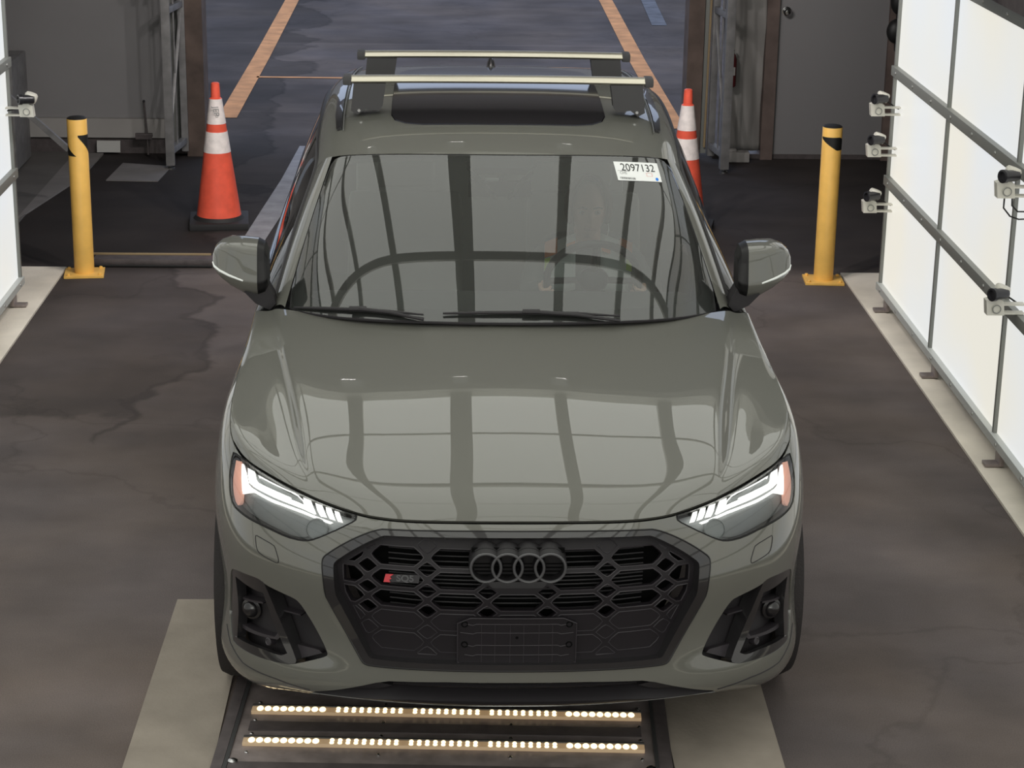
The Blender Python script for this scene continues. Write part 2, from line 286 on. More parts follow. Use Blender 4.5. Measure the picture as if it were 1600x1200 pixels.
def patch(name, S, outer, m, parent=None, holes=(), off=0.0, thick=0.0, step=.2, rim=True, back=False):
    """piece of surface S cut to the outline (u, v), following its curvature; thick gives it folded edges"""
    outer = densify(outer, step); hs = [densify(h, step) for h in holes]
    V = []; E = []
    for lp in [outer]+hs:
        n0 = len(V); V += lp; E += [(n0+i, n0+(i+1) % len(lp)) for i in range(len(lp))]
    q = np.array(outer); lo = q.min(0); hi = q.max(0)
    gu, gv = np.meshgrid(np.arange(lo[0]+step*.37, hi[0], step), np.arange(lo[1]+step*.41, hi[1], step), indexing='ij')
    G = np.stack([gu.ravel(), gv.ravel()], 1)
    if len(G): G = G[inside(G, outer)]
    V = V+[tuple(g) for g in G]
    r = delaunay_2d_cdt([Vector(v) for v in V], E, [], 0, 1e-6); vv = np.array([tuple(v) for v in r[0]]); ff = [tuple(f) for f in r[2]]
    C = np.array([vv[list(f)].mean(0) for f in ff]); ok = inside(C, outer)
    for h in hs: ok &= ~inside(C, h)
    ff = [f for f, k in zip(ff, ok) if k]
    P, N = S.ev(vv[:, 0], vv[:, 1]); P = P+N*off
    verts = list(map(tuple, P)); nrm = list(map(tuple, N))
    if back and thick:
        n = len(verts); verts += list(map(tuple, P-N*thick)); nrm += list(map(tuple, -N)); ff = ff+[tuple(n+i for i in f[::-1]) for f in ff]
    if thick and rim:
        for li, lp in enumerate([outer]+hs):
            a = np.array(lp); A, NA = S.ev(a[:, 0], a[:, 1]); A = A+NA*off; T = np.roll(A, -1, 0)-np.roll(A, 1, 0)
            SN = np.cross(T, NA); SN /= np.linalg.norm(SN, axis=1, keepdims=True)+1e-12
            area = np.sum(a[:, 0]*np.roll(a[:, 1], -1)-np.roll(a[:, 0], -1)*a[:, 1])
            if (area < 0) != (li > 0): SN = -SN
            n = len(verts); k = len(lp)
            verts += list(map(tuple, A))+list(map(tuple, A-NA*thick)); nrm += list(map(tuple, SN))*2
            ff += [(n+i, n+(i+1) % k, n+k+(i+1) % k, n+k+i) for i in range(k)]
    # every face looks along its vertices' normals
    VA = np.array(verts); NA_ = np.array(nrm); out = []
    for f in ff:
        a, b, c = VA[f[0]], VA[f[1]], VA[f[2]]
        if len(set(f)) < 3: continue
        if np.dot(np.cross(b-a, c-a), NA_[list(f)].sum(0)) < 0: f = f[::-1]
        out.append(f)
    used = sorted({i for f in out for i in f}); mp = {j: i for i, j in enumerate(used)}
    me = bpy.data.meshes.new(name); me.from_pydata([verts[i] for i in used], [], [tuple(mp[i] for i in f) for f in out]); me.update()
    me.polygons.foreach_set('use_smooth', [True]*len(me.polygons))
    me.normals_split_custom_set_from_vertices([nrm[i] for i in used])
    return link(name, me, m, parent)
def on(S, uv, off=0.0):
    a = np.array(uv, float); P, N = S.ev(a[:, 0], a[:, 1]); return [tuple(p) for p in P+N*off]
def seam(name, S, uv, r, m, parent, off=0.0, closed=False, n=6, step=.15):
    q = densify(uv, step) if closed else densify_open(uv, step)
    return MB().tube(on(S, q, off), r, n, closed=closed).build(name, m, parent)
def densify_open(loop, d):
    out = []
    for i in range(len(loop)-1):
        a = np.array(loop[i], float); b = np.array(loop[i+1], float); n = max(1, int(np.ceil(np.linalg.norm(b-a)/d)))
        out += [tuple(a+(b-a)*j/n) for j in range(n)]
    return out+[tuple(loop[-1])]
def text_mesh(name, body, size, matrix, m, parent=None, extrude=0.0, align='CENTER', bold=0.0):
    cu = bpy.data.curves.new(name, 'FONT'); cu.body = body; cu.size = size; cu.extrude = extrude; cu.align_x = align; cu.align_y = 'CENTER'; cu.offset = bold
    t = bpy.data.objects.new(name, cu); COL.objects.link(t); dg = bpy.context.evaluated_depsgraph_get()
    me = bpy.data.meshes.new_from_object(t.evaluated_get(dg)); bpy.data.objects.remove(t); me.transform(matrix); me.materials.clear()
    return link(name, me, m, parent)

# ---------------------------------------------------------------- palette
mat('paint', (.110, .109, .095), rough=.45, spec=.2, coat=1.0, coat_rough=.010)
MAT['paint'].node_tree.nodes['Principled BSDF'].inputs['Coat IOR'].default_value = 1.6
mat('gloss_black', (.014, .013, .014), rough=.3, spec=.3, coat=1, coat_rough=.02)
mat('satin_black', (.020, .018, .020), rough=.45, spec=.3)
mat('mesh_black', (.012, .010, .012), rough=.5, spec=.25)
mat('deep_black', (.004, .004, .004), rough=.9, spec=.05)
mat('emblem_black', (.011, .010, .011), rough=.5, spec=.3)
mat('rubber', (.018, .018, .018), rough=.75, spec=.3)
mat('tire', (.03, .027, .027), rough=.85, spec=.2, bump=(120, .3))
mat('alloy', (.2, .2, .2), rough=.35, metal=.9)
glassmat('windscreen', (.66, .72, .69), 1.76, 0.0, .028)
glassmat('side_glass', (.45, .47, .46), 1.6)
glassmat('lamp_lens', (.90, .92, .92), 1.45)
mat('roof_glass', (.012, .011, .013), rough=.12, spec=.5, coat=.3, coat_rough=.02)
mat('lamp_silver', (.24, .25, .25), rough=.5, metal=.2)
mat('lamp_grey', (.17, .175, .175), rough=.4, spec=.6)
mat('drl', (.9, .9, .9), emit=(1, .985, .93), es=1.05)
mat('drl_soft', (.8, .8, .78), rough=.3, emit=(.95, 1, .98), es=.35)
mat('amber', (.75, .40, .30), rough=.3, emit=(1, .50, .38), es=.25)
mat('red', (.45, .02, .03), rough=.35)
mat('dash', (.06, .06, .06), rough=.75)
mat('seat', (.34, .33, .31), rough=.8)
mat('brushed', (.62, .58, .48), rough=.33, metal=.85)
mat('foot_black', (.045, .043, .045), rough=.55)
mat('white_lens', (.75, .77, .75), rough=.25, coat=.5)
mat('skin', (.78, .46, .36), rough=.5)
mat('hair', (.10, .07, .05), rough=.6)
mat('vest_orange', (.95, .25, .05), rough=.7)
mat('vest_lime', (.62, .85, .10), rough=.7)
mat('vest_silver', (.75, .78, .78), rough=.5)
mat('shirt', (.16, .17, .17), rough=.85)
mat('sticker_white', (.80, .81, .80), rough=.6)
mat('ink', (.03, .03, .03), rough=.8)
mat('ink_grey', (.25, .25, .25), rough=.8)
mat('ink_blue', (.02, .22, .75), rough=.8)
mat('ink_red', (.7, .15, .1), rough=.8)
mat('yellow', (.88, .52, .125), rough=.38, spec=.4, noise=(9, .08, 3))
mat('tape_black', (.012, .012, .012), rough=.5)
mat('cone_orange', (.92, .13, .075), rough=.42, spec=.35, noise=(14, .10, 3))
mat('cone_white', (.88, .80, .77), rough=.45, noise=(30, .10, 4))
mat('cone_base', (.02, .019, .02), rough=.7)
mat('galvanised', (.24, .235, .235), rough=.5, metal=.4, noise=(12, .2, 4))
mat('wood', (.11, .078, .064), rough=.75, noise=(6, .35, 5))
mat('wood_trim', (.13, .095, .083), rough=.75, noise=(6, .3, 5))
mat('wall_paint', (.235, .228, .230), rough=.85, noise=(1.3, .06, 4))
mat('wall_light', (.33, .315, .30), rough=.85, noise=(2.5, .10, 4))
mat('tarp', (.29, .276, .262), rough=.6, bump=(4, .8), noise=(2.2, .12, 4))
mat('door_grey', (.225, .218, .222), rough=.6)
mat('chrome', (.6, .6, .6), rough=.15, metal=1)
mat('rail', (.23, .235, .215), rough=.5, spec=.4)
mat('rail_dark', (.20, .205, .19), rough=.5)
mat('camera_white', (.62, .60, .53), rough=.5)
mat('camera_black', (.02, .019, .022), rough=.3)
mat('steel_plate', (.26, .22, .21), rough=.42, metal=.3, noise=(14, .25, 5))
mat('steel_dark', (.095, .080, .080), rough=.55, metal=.2, noise=(20, .2, 4))
mat('steel_edge', (.10, .10, .10), rough=.4, metal=.6)
mat('led', (1, .9, .7), emit=(1, .80, .46), es=1.9)
mat('led_strip', (.30, .26, .20), rough=.35, emit=(1, .62, .30), es=.22)
mat('screw', (.6, .6, .6), rough=.25, metal=1)
mat('line_orange', (.62, .29, .12), rough=.85, noise=(5, .25, 6))
mat('line_grey', (.30, .295, .31), rough=.85, noise=(8, .2, 6))
mat('line_faded', (.115, .12, .14), rough=.9, noise=(6, .3, 6))
mat('ext_red', (.09, .012, .014), rough=.4)
mat('paper', (.45, .45, .43), rough=.8)
mat('garage', (.16, .155, .15), rough=.9)
mat('brass', (.30, .22, .12), rough=.5)
def panel_material():
    m = mat('light_panel', (.3, .3, .3), rough=.4, emit=(1, 1, .955), es=PANEL_WALL); nt = m.node_tree; b = nt.nodes['Principled BSDF']
    tc = nt.nodes.new('ShaderNodeTexCoord'); n = nt.nodes.new('ShaderNodeTexNoise'); n.inputs['Scale'].default_value = .9; n.inputs['Detail'].default_value = 1
    r = nt.nodes.new('ShaderNodeValToRGB'); r.color_ramp.elements[0].color = (.93, .97, 1, 1); r.color_ramp.elements[1].color = (1, .97, .86, 1)
    r.color_ramp.elements[0].position = .38; r.color_ramp.elements[1].position = .62
    nt.links.new(tc.outputs['Object'], n.inputs['Vector']); nt.links.new(n.outputs['Fac'], r.inputs[0]); nt.links.new(r.outputs[0], b.inputs['Emission Color'])
    b.inputs['Base Color'].default_value = (.12, .12, .12, 1)
panel_material()
mat('ceiling_panel', (.5, .5, .48), rough=.5, emit=(.985, 1, .93), es=PANEL_CEIL)
def asphalt():
    m = mat('asphalt', rough=.88, spec=.25); nt = m.node_tree; b = nt.nodes['Principled BSDF']; N = nt.nodes; Lk = nt.links
    g = N.new('ShaderNodeNewGeometry')
    def noise(scale, det=4, vec=None, sc=None):
        n = N.new('ShaderNodeTexNoise'); n.inputs['Scale'].default_value = scale; n.inputs['Detail'].default_value = det
        if sc:
            mp = N.new('ShaderNodeMapping'); mp.inputs['Scale'].default_value = sc; Lk.new(g.outputs['Position'], mp.inputs[0]); Lk.new(mp.outputs[0], n.inputs['Vector'])
        else: Lk.new(g.outputs['Position'], n.inputs['Vector'])
        return n.outputs['Fac']
    def mr(x, a, b_, c, d, sm=False):
        n = N.new('ShaderNodeMapRange'); n.inputs[1].default_value = a; n.inputs[2].default_value = b_; n.inputs[3].default_value = c; n.inputs[4].default_value = d
        if sm: n.interpolation_type = 'SMOOTHSTEP'
        Lk.new(x, n.inputs[0]); return n.outputs[0]
    def ma(op, a, b_):
        n = N.new('ShaderNodeMath'); n.operation = op
        for k, x in enumerate((a, b_)):
            if isinstance(x, (int, float)): n.inputs[k].default_value = x
            else: Lk.new(x, n.inputs[k])
        return n.outputs[0]
    sx = N.new('ShaderNodeSeparateXYZ'); Lk.new(g.outputs['Position'], sx.inputs[0]); X, Y = sx.outputs[0], sx.outputs[1]
    w = mr(noise(1.1, 5), .3, .7, -.45, .45)
    big = mr(noise(.55, 5, sc=(1.3, .7, 1)), .36, .66, .74, 1.26); mid = mr(noise(1.7, 9, sc=(1, 1.5, 1)), .36, .68, .84, 1.20); grit = mr(noise(260, 2), .3, .75, .80, 1.22)
    f = ma('MULTIPLY', ma('MULTIPLY', big, mid), grit)
    # newer, darker paving in the left lane beyond an irregular joint
    a = ma('ADD', ma('ADD', X, ma('MULTIPLY', w, .9)), 1.62); c = ma('ADD', ma('ADD', Y, ma('MULTIPLY', w, 1.4)), -3.5)
    mask = ma('MULTIPLY', mr(a, -.03, .03, 1, 0), mr(c, -.05, .05, 0, 1)); f = ma('MULTIPLY', f, mr(mask, 0, 1, 1, .64))
    near = mr(ma('ABSOLUTE', a, 0), 0, .07, .72, 1, True); f = ma('MULTIPLY', f, ma('MAXIMUM', near, mr(c, -.1, .1, 1, 0)))
    # everything beyond the bollards is coloured darker, up to the door
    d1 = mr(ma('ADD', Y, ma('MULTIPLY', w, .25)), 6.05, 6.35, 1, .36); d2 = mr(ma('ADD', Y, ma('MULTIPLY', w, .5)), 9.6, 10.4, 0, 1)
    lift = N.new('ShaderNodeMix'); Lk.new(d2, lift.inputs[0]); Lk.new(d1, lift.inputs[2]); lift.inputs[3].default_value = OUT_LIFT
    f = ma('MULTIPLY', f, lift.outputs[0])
    # cracks
    vo = N.new('ShaderNodeTexVoronoi'); vo.feature = 'DISTANCE_TO_EDGE'; vo.inputs['Scale'].default_value = .42
    ad = N.new('ShaderNodeVectorMath'); ad.operation = 'ADD'; nn = N.new('ShaderNodeTexNoise'); nn.inputs['Scale'].default_value = 2.3; nn.inputs['Detail'].default_value = 5
    Lk.new(g.outputs['Position'], nn.inputs['Vector']); Lk.new(g.outputs['Position'], ad.inputs[0]); Lk.new(nn.outputs['Color'], ad.inputs[1]); Lk.new(ad.outputs[0], vo.inputs['Vector'])
    f = ma('MULTIPLY', f, mr(vo.outputs['Distance'], .0, .014, .84, 1))
    # transverse paving bands outside
    for y0, wd, k in ((12.05, .9, .82), (14.9, .06, 1.3), (11.2, .05, 1.25), (13.4, 1.5, 1.15)):
        t = ma('ABSOLUTE', ma('ADD', Y, -y0), 0); f = ma('MULTIPLY', f, mr(t, wd*.46, wd*.56, k, 1))
    tint = N.new('ShaderNodeMix'); tint.data_type = 'RGBA'; tint.inputs[6].default_value = (*[k*q for k, q in zip(ASPHALT, (.98, .99, 1.01))], 1); tint.inputs[7].default_value = (*[k*q for k, q in zip(ASPHALT, (1.06, 1.02, .95))], 1)
    Lk.new(mr(noise(.9, 5), .40, .62, 0, 1), tint.inputs[0])
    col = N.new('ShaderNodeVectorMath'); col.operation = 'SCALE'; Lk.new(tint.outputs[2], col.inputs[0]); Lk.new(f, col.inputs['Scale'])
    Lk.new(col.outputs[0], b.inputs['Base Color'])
    bp = N.new('ShaderNodeBump'); bp.inputs['Strength'].default_value = .35; bp.inputs['Distance'].default_value = .004; Lk.new(noise(190, 3), bp.inputs['Height']); Lk.new(bp.outputs[0], b.inputs['Normal'])
asphalt()
mat('concrete', (.76, .70, .605), rough=.85, spec=.25, noise=(3.0, .14, 7), bump=(80, .12))
mat('concrete_pad', (.28, .245, .205), rough=.85, spec=.25, noise=(4.5, .16, 7), bump=(80, .12))
mat('concrete_dark', (.13, .123, .118), rough=.85, spec=.25, noise=(3.0, .14, 7))
mat('mesh_line', (.030, .026, .030), rough=.42, spec=.4)
mat('mesh_low', (.026, .023, .027), rough=.45, spec=.35)
mat('emblem_line', (.062, .061, .064), rough=.35, spec=.4)
mat('radar_black', (.012, .011, .012), rough=.22, spec=.6)
mat('frit', (.012, .012, .012), rough=.6)
mat('brushed_dark', (.25, .25, .24), rough=.35, metal=.7)
mat('lips', (.45, .20, .18), rough=.5)
mat('rail_screw', (.42, .42, .40), rough=.35, metal=.6)
mat('eye_white', (.35, .34, .33), rough=.4)
mat('rail_light', (.50, .52, .50), rough=.45)
mat('ceiling_rib', (.55, .54, .50), rough=.6)
mat('front_panel', (.3, .3, .3), rough=.5, emit=(.99, 1, .93), es=4.2)
mat('facade', (.30, .27, .25), rough=.9)
mat('shell_black', (.008, .0075, .008), rough=.4, spec=.25)
mat('kerb_grey', (.19, .178, .172), rough=.85, noise=(4, .15, 6))

# ---------------------------------------------------------------- the place: ground, building shell, light booth
XL, XR, CX = -2.562, 2.202, -.18
def slab(name, x0, x1, y0, y1, z, m, t=.03):
    return MB().box(((x0+x1)/2, (y0+y1)/2, z-t/2), (x1-x0, y1-y0, t)).build(name, m, None, False)
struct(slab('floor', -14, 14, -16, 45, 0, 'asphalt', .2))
struct(slab('floor', XL-.9, -2.43, -10, 6.15, .012, 'concrete'))
struct(slab('floor', 2.10, 3.1, -10, 6.13, .012, 'concrete'))
PAD = MB()
pz = .008
for poly in ([(-1.205, -.6), (-.925, -.6), (-.925, 1.43), (-1.19, 1.43)], [(.50, -.6), (.835, -.6), (.856, 1.43), (.50, 1.43)], [(-.925, .82), (.50, .82), (.50, 1.43), (-.925, 1.43)]):
    PAD.prism([(x, y, 0.0) for x, y in poly], (0, 0, pz))
struct(PAD.build('floor', 'concrete_pad', None, False))
YB = 9.5
def wallbox(name, x0, x1, y0, y1, z0, z1, m): return struct(MB().box(((x0+x1)/2, (y0+y1)/2, (z0+z1)/2), (abs(x1-x0), abs(y1-y0), z1-z0)).build(name, m, None, False))
wallbox('wall_back', -6.2, -2.13, YB, YB+.15, .26, 4.6, 'wall_paint')
wallbox('baseboard_back', -6.2, -2.13, YB-.05, YB+.15, .12, .26, 'wall_light')
wallbox('trim_1', -6.2, -2.13, YB-.02, YB+.15, 0, .12, 'steel_dark')
wallbox('wall_back', 2.87, 6.2, YB, YB+.15, 0, 4.6, 'wall_paint')
wallbox('wall_back', -2.0, 1.56, YB, YB+.15, 3.35, 4.6, 'wall_paint')
wallbox('wall_left', -6.3, -6.2, -10.2, YB+.15, 0, 4.6, 'garage')
wallbox('wall_right', 6.2, 6.3, -10.2, YB+.15, 0, 4.6, 'garage')
wallbox('ceiling', -6.3, 6.3, -10.2, YB+.15, 4.6, 4.7, 'garage')
# door way trim (wood posts of the opening)
wallbox('trim_2', -2.12, -1.985, YB-.12, YB+.15, 0, 3.4, 'wood')
wallbox('trim_3', 1.525, 1.64, YB-.12, YB+.15, 0, 3.4, 'wood')
wallbox('trim_4', -2.12, 1.66, YB-.12, YB+.15, 3.35, 3.5, 'wood')
# side door with frame on the right
wallbox('trim_5', 2.10, 2.19, YB-.07, YB+.12, 0, 3.2, 'wood_trim')
wallbox('trim_6', 3.00, 3.12, YB-.07, YB+.12, 0, 3.2, 'wood_trim')
wallbox('trim_7', 1.75, 3.3, YB-.03, YB+.1, -.01, .035, 'steel_dark')
d = empty('door', (2.19, YB, .03), 'plain grey door with a round knob, right of the opening', 'door'); d.name = 'door_1'; d['kind'] = 'structure'
MB().box((.405, 0, 1.12), (.81, .05, 2.24), b=.004).build('panel', 'door_grey', d, True)
MB().box((.405, -.012, 2.75), (.81, .05, .98)).build('transom', 'wall_paint', d, True)
MB().lathe((.055, -.03, 1.06), [(.034, 0), (.034, .006), (.012, .008), (.012, .035), (.028, .045), (.030, .060), (.018, .072), (0, .074)], 20, (0, -1, 0)).build('knob', 'chrome', d)
# white tarp stretched between the opening and the side door
def tarp_mesh():
    V = []; F = []; nx, nz = 26, 60; x0, x1 = 1.80, 2.10
    for i in range(nx+1):
        for j in range(nz+1):
            x = x0+(x1-x0)*i/nx; z = .06+3.2*j/nz
            y = YB-.02-.03*math.sin(x*11+z*2.4)*math.sin(z*1.7+1)-.018*math.sin((x-x0)*30+z*5)-.012*math.sin(z*14+x*9)
            V.append((x, y, z))
    for i in range(nx):
        for j in range(nz): a = i*(nz+1)+j; F.append((a, a+nz+1, a+nz+2, a+1))
    return V, F
V, F = tarp_mesh(); tp = MB().add(V, F).build('tarp', 'tarp')
md = tp.modifiers.new('solid', 'SOLIDIFY'); md.thickness = .006
tag(tp, 'creased white tarp hanging between the right gate and the door frame', 'tarp')
# ---- light booth: walls of glowing panels set between horizontal rails
ZS = [.115, .715, 1.315, 1.915, 2.515, 3.115, 3.42]
YS = [5.46, 4.225, 2.95, 1.70, .45, -.80, -2.05, -3.3, -4.55, -5.8, -7.05, -8.3, -9.55]
ORD = ['bottom', 'second', 'third', 'fourth', 'fifth', 'top']
def booth_wall(X, s, side):
    for i in range(len(YS)-1):
        for j in range(len(ZS)-1):
            y1, y0 = YS[i], YS[i+1]; z0, z1 = ZS[j], ZS[j+1]
            vis = (side == 'right' and (i < 2 or (i == 2 and j < 3)) and j < 4) or (side == 'left' and i == 0 and j < 3)
            if side == 'right' and j == 3 and i > 0: vis = i == 1
            if not vis: continue
            far = ['at the far end', 'second from the far end', 'third from the far end'][i]
            o = MB().box((X+s*.006, (y0+y1)/2, (z0+z1)/2), (.012, y1-y0-.012, z1-z0-.030)).build('light_panel', 'light_panel', None, False)
            tag(o, '%s row glowing white panel of the %s light wall, %s' % (ORD[j], side, far), 'light panel', 'glowing wall panels')
    # the rest of the wall lies outside the frame: one structure
    m = MB()
    for i in range(len(YS)-1):
        for j in range(len(ZS)-1):
            y1, y0 = YS[i], YS[i+1]; z0, z1 = ZS[j], ZS[j+1]
            vis = (side == 'right' and (i < 2 or (i == 2 and j < 3)) and j < 4) or (side == 'left' and i == 0 and j < 3)
            if side == 'right' and j == 3 and i > 0: vis = i == 1
            if not vis: m.box((X+s*.006, (y0+y1)/2, (z0+z1)/2), (.012, y1-y0-.012, z1-z0-.030))
    o = m.build('wall_'+side, 'light_panel', None, False); struct(o)
    # backing sheet so that the panels read as boxes
    struct(MB().box((X+s*.05, (5.46-9.55)/2, 1.77), (.06, 15.01, 3.32)).build('wall_'+side, 'wall_light', None, False))
    f = empty('panel_frame', (X, 5.47, 0), 'grey metal rail frame holding the glowing panels of the %s light wall' % side, 'frame', 'light wall frames')
    def L(x, y, z): return (x-X, y-5.47, z)
    for j, z in enumerate(ZS):
        h = .052 if 0 < j < 6 else .04
        r0 = MB().box(L(X-s*.012, (5.47-9.55)/2, z), (.035, 15.03, h), b=.003).build('rail', 'rail' if j else 'rail_light', f)
        if j < 4:
            for k in range(8 if side == 'right' else 3): MB().lathe(L(X-s*.030, 5.36-.42*k, z), [(.010, 0), (.009, .003), (.004, .005)], 10, (-s, 0, 0)).build('screw', 'rail_screw', r0)
    for i, y in enumerate(YS[:5]):
        MB().box(L(X-s*.006, y, 1.77), (.022, .024, 3.32), b=.002).build('mullion', 'rail_dark', f)
    for k, y in enumerate((5.30, 4.12, 2.86)):
        MB().box(L(X-s*.035, y, .022), (.07, .06, .014), b=.004).box(L(X-s*.0, y, .06), (.02, .08, .08), b=.003).build('foot', 'steel_plate', f)
booth_wall(XR, 1, 'right'); booth_wall(XL, -1, 'left')
# luminous ceiling over the lane, ribs run along the lane
CZ = 3.42
struct(MB().box((CX, (CEND-9.55)/2, CZ+.02), (XR-XL, CEND+9.55, .03)).build('ceiling', 'ceiling_panel', None, False))
rb = MB()
for k in range(-3, 4):
    x = CX-.03+k*RIB; w = .14 if k == 0 else .08
    if XL < x < XR: rb.box((x, (CEND-9.55)/2, CZ-.01), (w, CEND+9.55, .05))
for y in (3.40, .85, -.4, -1.65, -2.9, -4.15, -5.4, -6.65, -7.9): rb.box((CX, y, CZ), (XR-XL, .028, .02))
for y in CROSS: rb.box((CX, y, CZ-.03), (XR-XL, .09, .08))
rb.box((CX, CEND+.04, CZ-.02), (XR-XL+.1, .08, .12))
struct(rb.build('ceiling', 'ceiling_rib', None, False))
struct(wallbox('wall_front', -6.3, 6.3, -9.70, -9.58, 0, 4.6, 'garage'))
struct(MB().box((CX, -9.56, 2.35), (XR-XL-.1, .02, 2.05)).build('wall_front', 'front_panel', None, False))
fx_ = MB()
for k in (-1, 0, 1): fx_.box((CX-.03+k*RIB, CEND+.14, CZ-.03), (.10, .12, .10), b=.01)
struct(fx_.build('ceiling', 'sticker_white', None, False))
for k in (-1, 0, 1):                            # the three lamps on the far edge of the booth ceiling, aimed at the entrance
    ld = bpy.data.lights.new('entrance_lamp', 'AREA'); ld.shape = 'DISK'; ld.size = .16; ld.energy = 40; ld.color = (1, .95, .93)
    lo = bpy.data.objects.new('entrance_lamp', ld); COL.objects.link(lo); p_ = Vector((CX-.03+k*RIB, CEND+.215, CZ-.04)); lo.location = p_
    lo.rotation_euler = (Vector((CX+k*1.6, 9.2, .6))-p_).to_track_quat('-Z', 'Y').to_euler()
# dark fitting at the upper right of the frame
q = empty('scanner_housing', (XR-.09, 3.05, 2.2), 'dark grey equipment box with a black lens above the right light wall rail', 'equipment')
MB().box((0, 0, 0), (.10, 1.3, .42), b=.01).build('case', 'steel_dark', q)
MB().lathe((-.05, -.02, -.15), [(.035, 0), (.035, .05), (.028, .055), (.02, .05)], 18, (-1, 0, -.2)).build('lens', 'camera_black', q)
# ---- inspection cameras on arms
def camera_unit(loc, s, yaw, label, cable=False):
    r = empty('inspection_camera', loc, label, 'camera', 'inspection cameras on the light walls'); 
    R3 = Matrix.Rotation(yaw, 3, 'Z')
    def T(p): return tuple(R3 @ Vector(p))
    MB().box((s*.075, 0, -.010), (.15, .035, .008)).box((s*.075, 0, -.048), (.15, .035, .008)).box((s*.145, 0, -.029), (.012, .05, .055)).build('arm', 'camera_white', r)
    b = MB().prism([T(p) for p in [(-.055, -.022, -.055), (.018, -.022, -.055), (.012, -.022, .005), (-.02, -.022, .022), (-.062, -.022, .008)]], T((0, .05, 0)))
    b.lathe(T((-.018, -.024, -.026)), [(.020, 0), (.020, .004), (.012, .006), (.012, .003)], 18, T((0, -1, 0)))
    bk = b.build('bracket', 'camera_white', r)
    MB().tube([T((-.018+.017*math.cos(a), -.029, -.026+.017*math.sin(a))) for a in np.linspace(0, 2*math.pi, 17)[:-1]], .0022, 5, closed=True).build('dial_ring', 'rail_dark', bk)
    h = MB().lathe(T((-.0, -.0, .035)), [(.030, -.012), (.034, 0), (.034, .028), (.028, .036), (.012, .038)], 20, T((.35, 0, 1))); h.build('housing', 'camera_white', r)
    l = MB().lathe(T((.02, -.015, .040)), [(.022, 0), (.024, .01), (.024, .062), (.028, .064), (.028, .082), (.020, .084), (.016, .072)], 20, T((-1, -.55, .05))); l.build('lens', 'camera_black', r)
    if cable:
        MB().tube([T(p) for p in [(-.02, 0, -.055), (-.02, 0, -.10), (.01, 0, -.135), (.05, .01, -.15), (.10, .02, -.15)]], .0035, 6).tube([T(p) for p in [(.012, 0, -.055), (.014, 0, -.09), (.04, 0, -.115), (.10, .02, -.12)]], .0035, 6).build('cable', 'rubber', r)
    else:
        MB().tube([T(p) for p in [(.03, .03, .02), (.06, .035, .0), (.09*1, .03, -.02), (.13, .02, -.03)]] if s > 0 else [T(p) for p in [(-.03, .03, .02), (-.08, .03, -.02), (-.13, .02, -.03)]], .004, 6).build('cable', 'rubber', r)
    return r
for px, lab, cab in CAMS: camera_unit(px, 1 if px[0] > 0 else -1, 0.0, lab, cab)
# ---- bollards
def bollard(x, y, rot, label):
    r = empty('bollard', (x, y, 0), label, 'bollard', 'yellow bollards at the lane entrance', rot)
    MB().lathe((0, 0, .012), [(.0565, 0), (.0565, .892), (.054, .896)], 40).build('post', 'yellow', r)
    MB().lathe((0, 0, .905), [(.055, 0), (.054, .006), (.045, .012), (.02, .016), (0, .017)], 32).build('cap', 'tape_black', r)
    MB().box((0, 0, .007), (.225, .20, .014), b=.003).build('base_plate', 'yellow', r)
    for dx in (-.09, .09):
        for dy in (-.075, .075): MB().lathe((dx, dy, .014), [(.011, 0), (.011, .008), (.006, .012)], 6).build('bolt', 'yellow', r)
    return r
def tape(r, a0, a1, z0, z1, skew, name='tape'):
    V = []; F = []; n = 16
    for i in range(n+1):
        t = i/n; a = a0+(a1-a0)*t; c, s_ = math.cos(a)*.0572, math.sin(a)*.0572
        lo, hi = skew(t); V += [(c, s_, z0+lo*(z1-z0)), (c, s_, z0+hi*(z1-z0))]
    for i in range(n): F.append((2*i, 2*i+2, 2*i+3, 2*i+1))
    MB().add(V, F).build(name, 'tape_black', r)
b1 = bollard(-2.305, 6.03, .12, 'yellow steel bollard beside the left light wall')
tape(b1, -1.50, -.0, .70, .82, lambda t: (.92-.9*t, 1)); tape(b1, -3.0, -1.75, .70, .80, lambda t: (0, max(.02, .65-.65*t)))
b2 = bollard(1.972, 5.98, -.06, 'yellow steel bollard beside the right light wall')
tape(b2, -2.9, -.25, .78, .855, lambda t: (max(0, .86-1.3*t), 1 if t < .78 else 1-.2*(t-.78)/.22))
# ---- traffic cones
def cone(x, y, label, rz, mark=False, h=.90):
    r = empty('traffic_cone', (x, y, 0), label, 'cone', 'traffic cones behind the car', rz)
    MB().box((0, 0, .022), (.37, .37, .044), b=.012).lathe((0, 0, .04), [(.165, 0), (.15, .02), (.148, .025)], 32).build('base', 'cone_base', r)
    R = lambda z: .142-(.142-.032)*(z-.05)/(h-.10)
    def seg(z0, z1, m, nm, o=0): MB().lathe((0, 0, 0), [(R(z0)+o, z0), (R(z1)+o, z1)], 40).build(nm, m, r)
    MB().lathe((0, 0, 0), [(R(.05), .05), (R(.80), .80), (R(.80)+.001, .805), (.030, .812), (.028, .87), (.026, h), (.018, h+.006)], 40).build('body', 'cone_orange', r)
    seg(.47, .60, 'cone_white', 'reflective_collar', .0015); seg(.65, .805, 'cone_white', 'reflective_collar', .0015)
    return r
c1 = cone(-1.664, 7.28, 'orange traffic cone on a black base behind the left side of the car', .1)
text_mesh('mark', 'JEP', .05, Matrix.Translation((.0, -.068, .735)) @ Matrix.Rotation(math.radians(90), 4, 'X') @ Matrix.Rotation(math.radians(-85), 4, 'Z'), 'ink_grey', c1, .001)
c2 = cone(1.285, 7.2, 'orange traffic cone half hidden behind the right side of the car', -.2)
